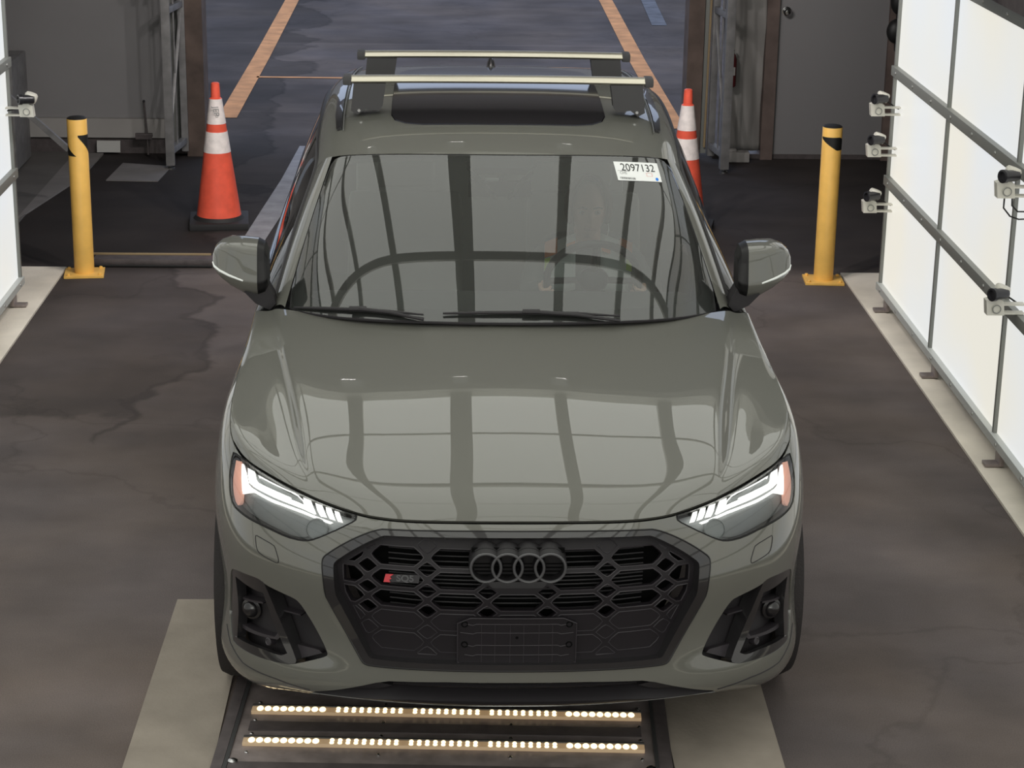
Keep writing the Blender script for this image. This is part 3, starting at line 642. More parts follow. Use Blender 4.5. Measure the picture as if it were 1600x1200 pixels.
# ---- gate leaves (folded steel frames) either side of the opening
def gate(x0, y0, x1, y1, label):
    r = empty('gate_leaf', (x0, y0, 0), label, 'gate', 'folded gate leaves beside the opening'); dx, dy = x1-x0, y1-y0
    def bar(a, za, b_, zb, w, nm, m='galvanised'):
        A = Vector((dx*a, dy*a, za)); B = Vector((dx*b_, dy*b_, zb)); d_ = (B-A); c = (A+B)/2; z = d_.normalized(); xx = Vector((1, .1, 0)); xx = (xx-z*xx.dot(z)).normalized(); yy = z.cross(xx)
        MB().box(c, (w, w, d_.length), Matrix((xx, yy, z)).transposed(), .004).build(nm, m, r)
    bar(0, .03, 0, 3.2, .062, 'post'); bar(1, .05, 1, 3.2, .05, 'post')
    for z in (.13, 1.12, 2.2): bar(0, z, 1, z+.0, .045, 'cross_bar')
    bar(0, .2, 1, 1.08, .022, 'brace'); bar(0, 1.2, 1, 2.15, .022, 'brace'); bar(.5, .15, .5, 3.1, .012, 'brace')
    MB().lathe((0, 0, -.0), [(.03, 0), (.03, .012), (.012, .02), (.012, .05)], 16).build('foot', 'screw', r)
    MB().box((.03 if x0 > 0 else -.02, -.04, 1.42), (.06, .03, .14), b=.004).build('latch', 'galvanised', r)
    return r
gate(-2.185, 8.93, -2.13, 9.34, 'folded galvanised steel gate leaf left of the opening')
gate(1.768, 8.95, 1.715, 9.33, 'folded galvanised steel gate leaf right of the opening')
o = MB().box((1.668, 9.43, 1.7), (.045, .05, 3.3), b=.004).build('door_track', 'rail_dark'); tag(o, 'tall grey metal channel between the right wood post and gate leaf', 'track')
o = MB().box((-2.20, 9.45, 1.7), (.07, .05, 3.3), b=.004).build('door_track', 'rail_dark'); tag(o, 'tall grey metal channel left of the left wood post', 'track')
o = MB().tube([(1.675, 9.385, .1), (1.684, 9.385, 1.2), (1.675, 9.385, 2.1), (1.68, 9.385, 3.2)], .009, 8).build('copper_pipe', 'brass'); tag(o, 'thin copper coloured pipe running up beside the right gate leaf', 'pipe')
struct(MB().box((0, 34, 2.6), (30, .3, 5.2)).build('wall_back', 'facade', None, False))
# ---- small things by the back walls
r = empty('fire_extinguisher', (1.852, 9.37, .55), 'small dark red fire extinguisher on the tarp behind the right gate leaf', 'fire extinguisher')
MB().lathe((0, 0, 0), [(.025, 0), (.034, .01), (.034, .20), (.022, .235), (.012, .25)], 24).build('cylinder', 'ext_red', r)
MB().lathe((0, 0, .245), [(.012, 0), (.014, .02), (.010, .03)], 12).box((.0, -.02, .275), (.016, .06, .01), b=.003).build('valve', 'camera_black', r)
MB().box((0, -.035, .12), (.04, .004, .06)).build('label_plate', 'wall_light', r)
MB().box((0, .07, .14), (.05, .15, .03), b=.003).build('wall_bracket', 'steel_dark', r)
r = empty('push_broom', (-2.42, 9.36, 0), 'dark squeegee broom leaning against the back wall', 'broom')
MB().tube([(.02, -.03, .02), (.008, .03, .16), (.015-.03, .09, .39)], .007, 10).build('handle', 'steel_dark', r)
MB().box((-.01, -.0, .160), (.125, .03, .025), b=.004).box((-.01, -.012, .140), (.12, .010, .018)).build('head', 'steel_dark', r)
MB().ball((-.015, .09, .39), .010).build('grip', 'camera_black', r)
o = MB().box((-2.70, 9.42, .06), (.17, .012, .085), Matrix.Rotation(-.25, 3, 'X')).build('paper_sheet', 'paper'); tag(o, 'small pale paper sheet standing at the foot of the back wall', 'paper')
o = MB().prism([(-2.58, 8.52, .001), (-2.22, 8.50, .001), (-2.19, 9.0, .001), (-2.55, 9.1, .001)], (0, 0, .006)).build('doormat', 'kerb_grey', None, False); tag(o, 'flat grey mat on the floor in front of the back wall', 'mat')
r = empty('cabinet', (-3.42, 8.9, 0), 'light grey cabinet with dark openings behind the left light wall', 'cabinet')
MB().box((0, 0, .42), (.42, .5, .76), b=.006).build('body', 'galvanised', r)
for z in (.70, .58): MB().box((.12, -.252, z), (.10, .012, .05), b=.003).build('opening', 'camera_black', r)
for dx in (-.17, .17): MB().lathe((dx, -.2, 0), [(.03, 0), (.03, .045)], 12).build('foot', 'rubber', r)
o = MB().box((0, 0, 0), (.035, .03, .62), Matrix.Rotation(math.radians(-47), 3, 'Y')).build('ramp_rail', 'galvanised'); o.location = (-2.86, 7.5, .64); tag(o, 'grey metal bar sloping down behind the left bollard', 'bar')
o = MB().prism([(-2.96, 7.3, .0), (-2.76, 8.6, .0), (-2.74, 9.42, .0), (-2.95, 9.42, .0)], (0, 0, .012)).build('kerb_strip', 'kerb_grey', None, False); o['kind'] = 'structure'; o.name = 'trim_8'
struct(slab('floor', -6.2, -2.93, 6.15, 9.5, .008, 'concrete_dark'))
o = MB().box((3.05, 9.3, 1.08), (.07, .06, .5), b=.02).ball((3.02, 9.28, 1.20), (.06, .05, .1)).ball((3.02, 9.28, .98), (.075, .05, .09)).build('hanging_gear', 'tape_black'); tag(o, 'black gear hanging on the wall beside the right light wall', 'gear')
o = MB().box((1.92, 9.36, .04), (.17, .10, .075), b=.008).box((1.88, 9.36, .085), (.06, .06, .02), b=.004).build('junction_box', 'wall_light'); tag(o, 'low grey box on the floor at the foot of the white tarp', 'box')
# floor sensor track across the left lane
r = empty('floor_track', (-1.93, 6.28, 0), 'low dark cable ramp with a tan edge across the left lane beside the bollard', 'cable ramp')
MB().box((0, 0, .02), (.72, .11, .04), b=.012).build('ramp', 'steel_dark', r)
MB().box((-.03, .06, .043), (.70, .012, .012), b=.002).build('edge_strip', 'brass', r)
MB().tube([(-.34, -.09, .01), (.0, -.10, .012), (.34, -.095, .01)], .008, 6).build('cable', 'rubber', r)
# ---- painted lines
def line(pts, w, m, label, cat='road marking'):
    V = []; F = []
    for i, p in enumerate(pts):
        a = Vector(pts[max(i-1, 0)]); b = Vector(pts[min(i+1, len(pts)-1)]); t = (b-a).normalized(); n = Vector((-t.y, t.x)); c = Vector(p); ww = w if not hasattr(w, '__len__') else w[i]
        V += [(c.x+n.x*ww/2, c.y+n.y*ww/2, .004), (c.x-n.x*ww/2, c.y-n.y*ww/2, .004)]
    for i in range(len(pts)-1): F.append((2*i, 2*i+1, 2*i+3, 2*i+2))
    return tag(MB().add(V, F).build('painted_line', m, None, False), label, cat, 'painted lines on the ground')
line([(-2.03, 30), (-2.0, 18), (-1.985, 14), (-1.99, 10.9)], .155, 'line_orange', 'long orange painted line outside on the left')
line([(1.60, 30), (1.60, 18), (1.585, 14), (1.60, 10.6)], .155, 'line_orange', 'long orange painted line outside on the right')
line([(-1.93, 12.87), (1.55, 12.83)], .07, 'line_orange', 'thin orange line joining the two long ones outside')
line([(-1.265, 9.78), (-1.30, 8.6), (-1.36, 7.6), (-1.405, 6.9), (-1.42, 6.35)], [.13, .15, .15, .14, .12], 'line_grey', 'worn white painted line on the floor beside the left of the car')
line([(2.13, 19.5), (2.03, 16.4)], .16, 'line_faded', 'faded grey painted line outside beyond the right orange line')
# ---- lit scanner plate in the floor
r = empty('floor_scanner', (-.212, .357, 0), 'steel floor plate with two rows of glowing lamps in front of the car', 'scanner plate', None, -.040)
MB().box((0, .10, .006), (1.335, 1.0, .016), b=.003).build('plate', 'steel_plate', r)
MB().box((-.69, .10, .010), (.035, 1.5, .02)).build('frame', 'steel_dark', r); MB().box((.69, .10, .010), (.045, 1.5, .02)).build('frame', 'steel_dark', r)
MB().box((0, .045, .0150), (1.25, .062, .006)).build('slot', 'steel_dark', r)
MB().box((0, -.40, .009), (1.35, .42, .014)).build('front_cover', 'steel_dark', r)
[MB().box((x, .10, .016), (.012, 1.1, .01)).build('edge_bar', 'steel_edge', r) for x in (-.665, .665)]
for row, y in enumerate((.145, -.07)):
    st = MB().box((0, y, .020), (1.26, .036, .012), b=.002).build('light_strip', 'led_strip', r)
    MB().box((0, y+.024, .022), (1.26, .010, .014), b=.002).build('strip_edge', 'steel_edge', r)
    for g in range(5):
        x0 = -.615+g*.2485
        for k in range(9):
            x = x0+.0126+k*.0252+(.004 if g else 0); m = MB()
            if g in (0, 4): m.ball((x, y, .027), (.0110, .0165, .005), 12)
            else: m.ball((x, y+.0090, .027), (.0074, .0082, .005), 10); m.ball((x, y-.0090, .027), (.0074, .0082, .005), 10)
            m.build('lamp', 'led', st)
    for k in range(4):
        for dy in (-.062, .062): MB().lathe((-.61+.41*k, y+dy, .0145), [(.0065, 0), (.0065, .003), (.004, .005)], 10).build('screw', 'screw', r)
[MB().lathe((x, -.19, .014), [(.016, 0), (.016, .006), (.008, .010)], 14).build('bolt', 'screw', r) for x in (-.645, .645)]

# ---------------------------------------------------------------- the car
CARYAW = .006
CAR = empty('car', (0, 0, 0), 'grey green four-ring sport utility car with roof bars, headlights lit, in the light booth', 'car', None, CARYAW)
HL, HLI = LOOPS['headlight'], LOOPS['headlight_in']
def both(L): return [L, mir(L)]
def sym(L):
    """average a loop that crosses the centre line with its own mirror image"""
    h = [p for p in L if p[0] < -.05]; return h+[(-a, b) for a, b in h[::-1]]
TV = TOPV-.07
def rect(u0, u1, v0, v1): return [(u0, v0), (u1, v0), (u1, v1), (u0, v1)]
hl2 = round_loop(HL, 1); in2 = round_loop(LOOPS['intake'], 2); gr2 = round_loop(sym(LOOPS['grille']), 1); gri = round_loop(sym(LOOPS['grille_in']), 1)
lw = sym(LOOPS['lower'])
low_hole = [p for p in lw if p[0] < 0 and p[1] > .46]                  # upper edge of the lower opening, left half, centre to tip
lip_poly = [(-3.62, .46), (-3.50, .05), (-3.4, -.4), (3.4, -.4), (3.50, .05), (3.62, .46)]+[(-a, b) for a, b in [(-3.34, 1.059), (-2.137, 1.949), (-1.915, 2.06), (-1.02, 2.157), (-.3, 2.17)]]+[(-.3, 2.17), (-1.02, 2.157), (-1.915, 2.06), (-2.137, 1.949), (-3.34, 1.059)]
BU = 6.62
patch('bumper_cover', BODY, rect(-BU, BU, 0, TV), 'paint', CAR, holes=both(hl2)+both(in2)+[gr2, lip_poly], thick=.022, step=.16)
# lower black lip and the opening behind it
lip_top = [(-3.62, .46), (-2.9, .50), (-1.6, 1.12), (-.8, 1.22), (.8, 1.22), (1.6, 1.12), (2.9, .50), (3.62, .46)]
patch('front_lip', BODY, [(-3.60, .44), (-3.4, .0), (3.4, .0), (3.60, .44)]+lip_top[::-1][1:-1], 'satin_black', CAR, thick=.05, off=-.004, step=.2)
patch('lower_grille', BODY, lip_poly, 'deep_black', CAR, off=-.085)
for sgn in (-1, 1):
    patch('lip_fin', BODY, [(sgn*a, b) for a, b in [(3.55, .52), (3.28, 1.02), (2.2, 1.86), (1.9, 1.70), (2.4, 1.0), (2.9, .58)]], 'satin_black', CAR, off=-.030, thick=.02)
for x in (-1.55, -.5, .5, 1.55): patch('lower_bar', BODY, rect(x-.05, x+.05, 1.0, 2.1), 'satin_black', CAR, off=-.06, thick=.02)
seam('lower_bar', BODY, [(-2.6, 1.45), (-1.3, 1.62), (1.3, 1.62), (2.6, 1.45)], .006, 'satin_black', CAR, -.06)
for fx in (lambda L: L, mir): seam('lip_joint', BODY, fx(LOOPS['lip_seam']), .0022, 'satin_black', CAR, .0)
# wings, doors
SIDE_CUTS = [(BU, 9.92, 'front_wing'), (9.95, 11.18, 'front_door'), (11.21, 12.25, 'rear_door'), (12.28, 15.99, 'rear_wing')]
def uv_of_y(y):
    us = np.linspace(6, 14, 400); P = BODY.ev(us, us*0+4, False); return float(np.interp(y, P[:, 1], us))
def v_of_z(u, z):
    vs = np.linspace(0, TOPV, 90); P = BODY.ev(vs*0+u, vs, False); return float(np.interp(z, P[:, 2], vs))
def arch(yc, r, sg):
    L_ = []
    for k in range(33):
        a = math.pi*(-.18+1.36*k/32); y = yc+r*math.cos(a); z = .37+r*math.sin(a); u = uv_of_y(y); L_.append((sg*u, v_of_z(u, z) if z > .23 else -.6))
    return L_
for sg in (-1, 1):
    for a, b, nm in SIDE_CUTS:
        hs = []
        if nm == 'front_wing': hs = [arch(.90, .405, sg)]+[mir(hl2) if sg > 0 else hl2]
        if nm in ('rear_wing', 'rear_door'): hs = [arch(3.72, .405, sg)]
        patch(nm, BODY, rect(sg*a, sg*b, 0, TV), 'paint', CAR, holes=hs, thick=.02, step=.2)
    seam('belt_trim', BODY, [(sg*u, TOPV-.0) for u in (10.5, 11, 12, 13, 13.6)], .009, 'gloss_black', CAR, .004)
    for ky, y in enumerate((.90, 3.72)):
        w = MB(); w.lathe((sg*.80, y, .37), [(.25, -.02), (.335, -.01), (.362, .03), (.368, .08), (.366, .115), (.352, .145), (.30, .15), (.245, .145), (.245, .0)], 48, (sg, 0, 0)); t = w.build('tire', 'tire', CAR)
        m = MB().lathe((sg*.80, y, .37), [(.246, .01), (.246, .14), (.225, .14), (.21, .07), (.07, .09), (.0, .10)], 40, (sg, 0, 0)); m.build('wheel_rim', 'alloy', t)
        patch('wheel_liner', BODY, arch(y, .44, sg)[2:-2], 'deep_black', CAR, off=-.16)
patch('tailgate', Surf([[(x, 4.62-.30*abs(x)**2-.12*t, .35+.72*t+0) for t in (0, .33, .66, 1)] for x in (0, .3, .55, .75, .86)]), rect(-4, 4, 0, 3), 'paint', CAR)
tg = Surf([[(x*(1-.12*t), 4.50-.28*x*x-.40*t, 1.07+.43*t) for t in (0, .33, .66, 1)] for x in (0, .3, .5, .66, .74)])
patch('rear_window', tg, rect(-4, 4, 0, 3), 'side_glass', CAR)
MB().box((0, 4.3, .9), (1.4, .05, .5)).build('rear_shelf', 'dash', CAR)
# hood
hood_out = [(-9.97, .13), (-9.97, 6.92)]+[(u, 6.97) for u in (-8, -4, 0, 4, 8)]+[(9.97, 6.92), (9.97, .13), (8, .14), (4, .13), (0, .12), (-4, .13), (-8, .14)]
patch('hood', HOOD, hood_out, 'paint', CAR, thick=.022, step=.16)
for sgn in (-1, 1): seam('hood_seal', BODY, [(sgn*u, TOPV) for u in (0, 1.5, 3, 4.5, 6, 6.6, 8, 9.6)], .010, 'deep_black', CAR, -.022)
seam('cowl', HOOD, [(-8.8, 7.1), (-5, 7.15), (0, 7.15), (5, 7.15), (8.8, 7.1)], .022, 'deep_black', CAR, -.03)
cw = [(x, y-.07, z-.03) for x, y, z in [(-.80, 1.60, 1.08), (-.64, 1.44, 1.092), (-.4, 1.33, 1.102), (0, 1.29, 1.108), (.4, 1.33, 1.102), (.64, 1.44, 1.092), (.80, 1.60, 1.08)]]
mb = MB()
for a, b in zip(cw[:-1], cw[1:]): mb.add([a, b, (b[0], b[1]+.16, b[2]+.022), (a[0], a[1]+.16, a[2]+.022)], [(0, 1, 2, 3)])
mb.build('cowl_panel', 'satin_black', CAR)
# ---- headlights
for sg, lp, li in ((-1, hl2, round_loop(HLI, 1)), (1, mir(hl2), mir(round_loop(HLI, 1)))):
    H = patch('headlight', BODY, [(a, min(b, TOPV-.01)) for a, b in lp], 'shell_black', CAR, holes=[[(a, min(b, TOPV-.06)) for a, b in li]], off=-.003, thick=.036, step=.12)
    H['label'] = 'headlight with lit white daytime strip and amber side marker'
    fx = (lambda L: L) if sg < 0 else mir
    patch('housing', BODY, [(a, min(b, TOPV-.01)) for a, b in lp], 'lamp_silver', H, off=-.036, step=.15)
    patch('reflector', BODY, round_loop(fx(LOOPS['reflector']), 2), 'lamp_grey', H, off=-.026, thick=.01, step=.12)
    pc = np.array(on(BODY, [fx(LOOPS['reflector'])[3]], -.04)[0]); pc = np.array(on(BODY, [(sg*3.45, 6.55)], -.024)[0])
    MB().lathe(pc, [(.034, 0), (.034, .008), (.031, .010), (.031, .006), (.0, .006)], 28, (sg*.25, -1, .25)).build('projector', 'lamp_silver', H)
    for L_ in LOOPS['drl']: patch('daytime_light', BODY, fx(L_), 'drl', H, off=-.010, thick=.008, step=.15)
    patch('light_guide', BODY, fx(LOOPS['drl_thin']), 'drl', H, off=-.012, thick=.004, step=.15)
    patch('light_guide', BODY, round_loop(fx([(a, b) for a, b in LOOPS['drl_band']]), 1), 'lamp_silver', H, off=-.020, thick=.006, step=.15)
    patch('side_marker', BODY, fx(LOOPS['amber']), 'amber', H, off=-.010, thick=.01, step=.15)
    patch('lens', BODY, [(a, min(b, TOPV-.04)) for a, b in li], 'lamp_lens', H, off=-.002, step=.15)
    # tow / washer cover outline
    seam('washer_cover', BODY, round_loop(fx(LOOPS['cover']), 1), .0014, 'satin_black', CAR, .0002, closed=True)
# ---- grille
G = patch('grille', BODY, gr2, 'gloss_black', CAR, holes=[gri], off=.004, thick=.05, step=.14)
seam('grille_edge', BODY, gr2, .0032, 'shell_black', G, .002, closed=True)
def gpt(x, z, off=0):
    """surface coordinates of the point of the nose at (x, z)"""
    u, v = x/.19, 4.5
    for _ in range(12):
        e = 1e-3; P = BODY.ev(u, v, False); A = BODY.ev(u+e, v, False); B = BODY.ev(u, v+e, False)
        J = np.array([[(A[0]-P[0])/e, (B[0]-P[0])/e], [(A[2]-P[2])/e, (B[2]-P[2])/e]]); d = np.linalg.solve(J, np.array([x-P[0], z-P[2]])); u += d[0]; v += d[1]
    return (float(u), float(v))
def clip_poly(P, C):
    """part of polygon P inside the convex outline C"""
    C = [np.array(c) for c in C]; P = [np.array(p) for p in P]; ar = sum(C[i-1][0]*C[i][1]-C[i][0]*C[i-1][1] for i in range(len(C)))
    if ar < 0: C = C[::-1]
    for i in range(len(C)):
        a, b = C[i-1], C[i]; e = b-a
        if np.linalg.norm(e) < 1e-6: continue
        s = lambda p: e[0]*(p[1]-a[1])-e[1]*(p[0]-a[0])
        Q = []
        for j in range(len(P)):
            p, q = P[j-1], P[j]; sp, sq = s(p), s(q)
            if (sp >= 0) != (sq >= 0): Q.append(p+(q-p)*sp/(sp-sq))
            if sq >= 0: Q.append(q)
        P = Q
        if not P: return []
    out = []
    for p in P:
        if not out or np.linalg.norm(p-out[-1]) > .02: out.append(p)
    return [tuple(p) for p in out]
CXS = [-.447, -.268, -.089, .089, .268, .447]; PX = .179
ZB = [.790, .7215, .653, .585, .517, .449]
inner = np.array(gri)
def shrink(L_, k=.0):
    a = np.array(L_); c = a.mean(0); return [tuple(c+(p-c)*(1-k)) for p in a]
def valid(L_): return inside(np.array(L_), shrink(gri, .012)).all()
def clip(L_):
    q = np.array(L_); return inside(q, shrink(gri, .012))
holes = []; lows = []
dh, dw = .0255, .034        # half height and half width of a diamond
for zi, z in enumerate(ZB):
    for x in CXS:           # diamonds on every bar
        hw, hh = dw-.004, dh-.003
        L_ = [gpt(x+a*hw, z+b*hh) for a, b in ((-1, 0), (-.35, .75), (0, .98), (.35, .75), (1, 0), (.35, -.75), (0, -.98), (-.35, -.75))]
        (holes if 0 < zi < 4 else lows).append(L_)
    if zi < 5:              # long hexagons between the bars
        z2 = ZB[zi+1]; zc = (z+z2)/2; hh = (z-z2)/2-.0065
        for x in [c+PX/2 for c in [-.626]+CXS]:
            w0, w1 = .050, .079
            L_ = [gpt(x+a, zc+b) for a, b in ((-w1, 0), (-w1+.008, hh*.40), (-w0, hh), (w0, hh), (w1-.008, hh*.40), (w1, 0), (w1-.008, -hh*.4), (w0, -hh), (-w0, -hh), (-w1+.008, -hh*.4))]
            if abs(x) > .5:
                s_ = 1 if x > 0 else -1; xe = abs(x)-w1
                L_ = [gpt(s_*a, zc+b) for a, b in ((xe, 0), (xe+.008, hh*.4), (xe+.029, hh), (.565, hh), (.565, -hh), (xe+.029, -hh), (xe+.008, -hh*.4))]
                L_ = clip_poly([gpt(s_*a, zc+b) for a, b in ((xe, 0), (xe+.008, hh*.4), (xe+.029, hh), (.60, hh+.004), (.60, -hh+.004), (xe+.029, -hh), (xe+.008, -hh*.4))], shrink(gri, .035))
                if len(L_) < 4: continue
            if abs(x) < .12 and zi < 2: continue
            (holes if zi < 3 else lows).append(L_)
EMB = [gpt(-.168, .70), gpt(-.168, .80), gpt(.168, .80), gpt(.168, .70), gpt(.12, .683), gpt(-.12, .683)]
gg = shrink(gri, -.01); cc = shrink(gri, .030)
holes = [c for c in (h if clip(h).all() else clip_poly(h, cc) for h in holes) if len(c) > 3]; lows = [c for c in (h if clip(h).all() else clip_poly(h, cc) for h in lows) if len(c) > 3]
big = [h for h in holes if clip(h).all()]; part = [h for h in holes if not clip(h).all() and clip(h).any()]
mp = patch('grille_mesh', BODY, gg, 'mesh_black', G, holes=big, off=-.030, thick=.022, step=.2)
for h in big: seam('mesh_edge', BODY, h, .0021, 'mesh_line', mp, -.030, closed=True, step=.3, n=5)
for h in part+lows:
    c = clip(h)
    if c.all(): seam('mesh_edge', BODY, h, .0017, 'mesh_line' if h in part else 'mesh_low', mp, -.030, closed=True, step=.3, n=5)
    else:
        run = [p for p, k in zip(h, c) if k]
        k0 = next((i for i in range(len(h)) if c[i] and not c[i-1]), 0); run = [h[(k0+i) % len(h)] for i in range(len(h)) if c[(k0+i) % len(h)]]
        if len(run) > 2:
            seam('mesh_edge', BODY, run, .0018, 'mesh_line' if h in part else 'mesh_low', mp, -.030, step=.3, n=5)
            if h in part:
                pp = shrink(run, .06)
                patch('mesh_recess', BODY, pp, 'deep_black', mp, off=-.0295)
patch('grille_back', BODY, gg, 'deep_black', G, off=-.11)
for k in range(14):
    z = .80-.018*k; seam('grille_back', BODY, [gpt(-.40, z), gpt(0, z), gpt(.40, z)], .003, 'satin_black', G, -.100, n=5, step=.5)
# four rings
ez = .7515; yr = -.012
E_ = MB()
def ring_pts(x, r, y, n=48): return [(x+r*math.cos(2*math.pi*i/n), y+.10*x*x, ez+r*math.sin(2*math.pi*i/n)) for i in range(n)]
for x in (-.0945, -.0325, .0300, .0920): E_.tube(ring_pts(x, .0435, yr-.004, 56), .0042, 8, closed=True)
em = E_.build('emblem', 'emblem_line', G); em['label'] = 'four interlocking dark rings'
mb = MB()
for x in (-.0945, -.0325, .0300, .0920):
    V = []; F = []; n = 48; prof = [(.049, .05), (.0492, .008), (.0472, .0), (.0400, .0), (.0385, .010), (.0385, .05)]
    for r_, dy in prof:
        for i in range(n): V.append((x+r_*math.cos(2*math.pi*i/n), yr+dy+.10*x*x, ez+r_*math.sin(2*math.pi*i/n)))
    for k in range(len(prof)-1):
        for i in range(n): F.append((k*n+i, k*n+(i+1) % n, (k+1)*n+(i+1) % n, (k+1)*n+i))
    mb.add(V, F)
mb.build('ring_body', 'emblem_black', em)
mb = MB()
for k in range(7): mb.box((0, yr+.033, ez-.036+.012*k), (.26, .006, .0045))
mb.box((0, yr+.042, ez), (.27, .006, .09)); mb.build('ring_backing', 'deep_black', em)
mb = MB()
for x in (-.0945, -.0325, .0300, .0920): mb.lathe((x, yr+.03, ez+.002), [(.0485, 0), (.0485, .045)], 32, (0, 1, .05))
mb.build('emblem_shroud', 'emblem_black', em)
patch('emblem_tray', BODY, [gpt(-.09, .692), gpt(.09, .692), gpt(.075, .672), gpt(-.075, .672)], 'satin_black', G, off=-.016, thick=.02)
# badge with a red slash
bd = LOOPS['badge']; P4 = np.array(on(BODY, bd, -.022)); o0 = P4.mean(0); ex = (P4[1]-P4[0]); wd = np.linalg.norm(ex); ex /= wd; n_ = np.array(BODY.ev(bd[0][0], bd[0][1])[1]); n_ = n_-ex*np.dot(n_, ex); n_ /= np.linalg.norm(n_); ez_ = np.cross(ex, -n_)*-1
if ez_[2] < 0: ez_ = -ez_
BM = Matrix(((ex[0], ez_[0], n_[0], o0[0]), (ex[1], ez_[1], n_[1], o0[1]), (ex[2], ez_[2], n_[2], o0[2]), (0, 0, 0, 1)))
bb = MB().prism([BM @ Vector(p) for p in [(-.052, -.012, 0), (.050, -.012, 0), (.054, .012, 0), (-.048, .012, 0)]], n_*.004).build('badge', 'satin_black', G); bb['label'] = 'model badge with a red slash'
MB().prism([BM @ Vector(p) for p in [(-.054, -.012, .004), (-.034, -.012, .004), (-.037, -.004, .004), (-.030, -.002, .004), (-.035, .004, .004), (-.024, .012, .004), (-.048, .012, .004)]], n_*.003).build('slash', 'red', bb)
text_mesh('letters', 'SQ5', .026, BM @ Matrix.Translation((.010, 0, .0045)) @ Matrix.Shear('XY', 3, (.15, 0)).to_4x4() if False else BM @ Matrix.Translation((.010, 0, .0045)) @ Matrix.Scale(1.15, 4, (1, 0, 0)), 'emblem_line', bb, .001, bold=.0006)
# number plate holder
pl = [gpt(-.176, .575), gpt(.176, .575), gpt(.176, .418), gpt(-.176, .418)]
ph = patch('plate_holder', BODY, round_loop(densify(pl, 1.2), 1), 'mesh_black', G, off=-.014, thick=.014, step=.2)
seam('rib', BODY, round_loop(densify(pl, 1.2), 1), .0018, 'mesh_line', ph, -.013, closed=True)
for z, a, b in ((.556, -.15, .15), (.528, -.168, .168), (.488, -.15, .15), (.458, -.155, .155)):
    seam('rib', BODY, [gpt(a, z), gpt(-.13, z-.004), gpt(-.12, z), gpt(0, z), gpt(.12, z), gpt(.13, z-.004), gpt(b, z)], .0015, 'mesh_line', ph, -.0135)
for x in (-.105, -.065, -.02, .02, .065, .105): seam('rib', BODY, [gpt(x, .556), gpt(x, .425)], .0012, 'mesh_line', ph, -.0135)
for x in (-.155, .155):
    for z in (.555, .49): seam('screw_hole', BODY, [gpt(x+.0085*math.cos(a), z+.0085*math.sin(a)) for a in np.linspace(0, 2*math.pi, 12)[:-1]], .0022, 'deep_black', ph, -.0135, closed=True, n=5)
seam('screw_hole', BODY, [gpt(.003*math.cos(a), .513+.003*math.sin(a)) for a in np.linspace(0, 2*math.pi, 8)[:-1]], .0018, 'deep_black', ph, -.0135, closed=True, n=5)
# ---- side intakes
for sg in (-1, 1):
    fx = (lambda L: L) if sg < 0 else mir
    I = patch('air_intake', BODY, fx(in2), 'satin_black', CAR, off=-.055, step=.15)
    patch('frame', BODY, round_loop(fx(LOOPS['in_top']), 1), 'gloss_black', I, off=-.002, thick=.02, step=.12)
    patch('frame', BODY, round_loop(fx(LOOPS['in_bot']), 1), 'gloss_black', I, off=-.002, thick=.02, step=.12)
    patch('frame', BODY, fx(LOOPS['in_side']), 'gloss_black', I, off=-.004, thick=.03, step=.12)
    patch('blade', BODY, round_loop(fx(LOOPS['in_blade']), 1), 'gloss_black', I, off=.001, thick=.05, step=.12)
    for nm in ('in_shelf', 'in_shelf2'): patch('shelf', BODY, fx(LOOPS[nm]), 'mesh_line', I, off=-.020, thick=.035, step=.15)
    for nm in ('in_shelf3', 'in_shelf4'): patch('shelf', BODY, fx(LOOPS[nm]), 'mesh_line', I, off=-.030, thick=.025, step=.15)
    u, v = LOOPS['radar']; p = np.array(on(BODY, [(-sg*u, v)], -.034)[0]); MB().ball(p, (.027, .020, .027), 28).lathe(p+np.array((0, .002, 0)), [(.034, 0), (.034, .004), (.030, .006)], 32, (sg*.5, -1, 0)).build('fog_cover', 'radar_black', I)
    u, v = LOOPS['sensor']; nn = np.array(BODY.ev(-sg*u, v)[1]); p = np.array(on(BODY, [(-sg*u, v)], -.022)[0]); MB().lathe(p-nn*.02, [(.013, 0), (.013, .022), (.010, .024), (.008, .022)], 24, nn).build('park_sensor', 'mesh_line', I)
# ---- windscreen
GL = 4.93
gl = round_loop([(-4.93, .03), (-3, .03), (0, .03), (3, .03), (4.93, .03), (4.93, 2), (4.9, 3.7), (4.6, 3.96), (3, 3.97), (0, 3.97), (-3, 3.97), (-4.6, 3.96), (-4.9, 3.7), (-4.93, 2)], 1)
WS = patch('windscreen', GLASS, gl, 'windscreen', CAR, step=.15)
fr = round_loop([(-3.5, 3.80), (0, 3.84), (3.5, 3.80), (4.1, 3.60), (4.4, 2.4), (4.3, 1.2), (4.0, .50), (3.5, .33), (0, .26), (-3.5, .33), (-4.0, .50), (-4.3, 1.2), (-4.4, 2.4), (-4.1, 3.60)], 1)
patch('frit_border', GLASS, shrink(gl, .002), 'frit', WS, holes=[fr], off=-.008, step=.2)
seam('windscreen_seal', GLASS, gl, .0065, 'satin_black', CAR, -.006, closed=True)
pod = round_loop(sym(LOOPS['pod']), 1)
patch('sensor_pod', GLASS, pod, 'frit', WS, off=-.012, thick=.03)
MB().box((0, 0, 0), (.24, .03, .065), Matrix.Rotation(.1, 3, 'X'), .012).tube([(0, 0, .03), (0, -.03, .12)], .012, 8).build('rear_view_mirror', 'satin_black', CAR).location = (.0, 2.16, 1.385)
MB().box((-.035, 0, .01), (.05, .014, .008)).build('camera_window', 'ink_grey', CAR).location = (.0, 1.95, 1.455)
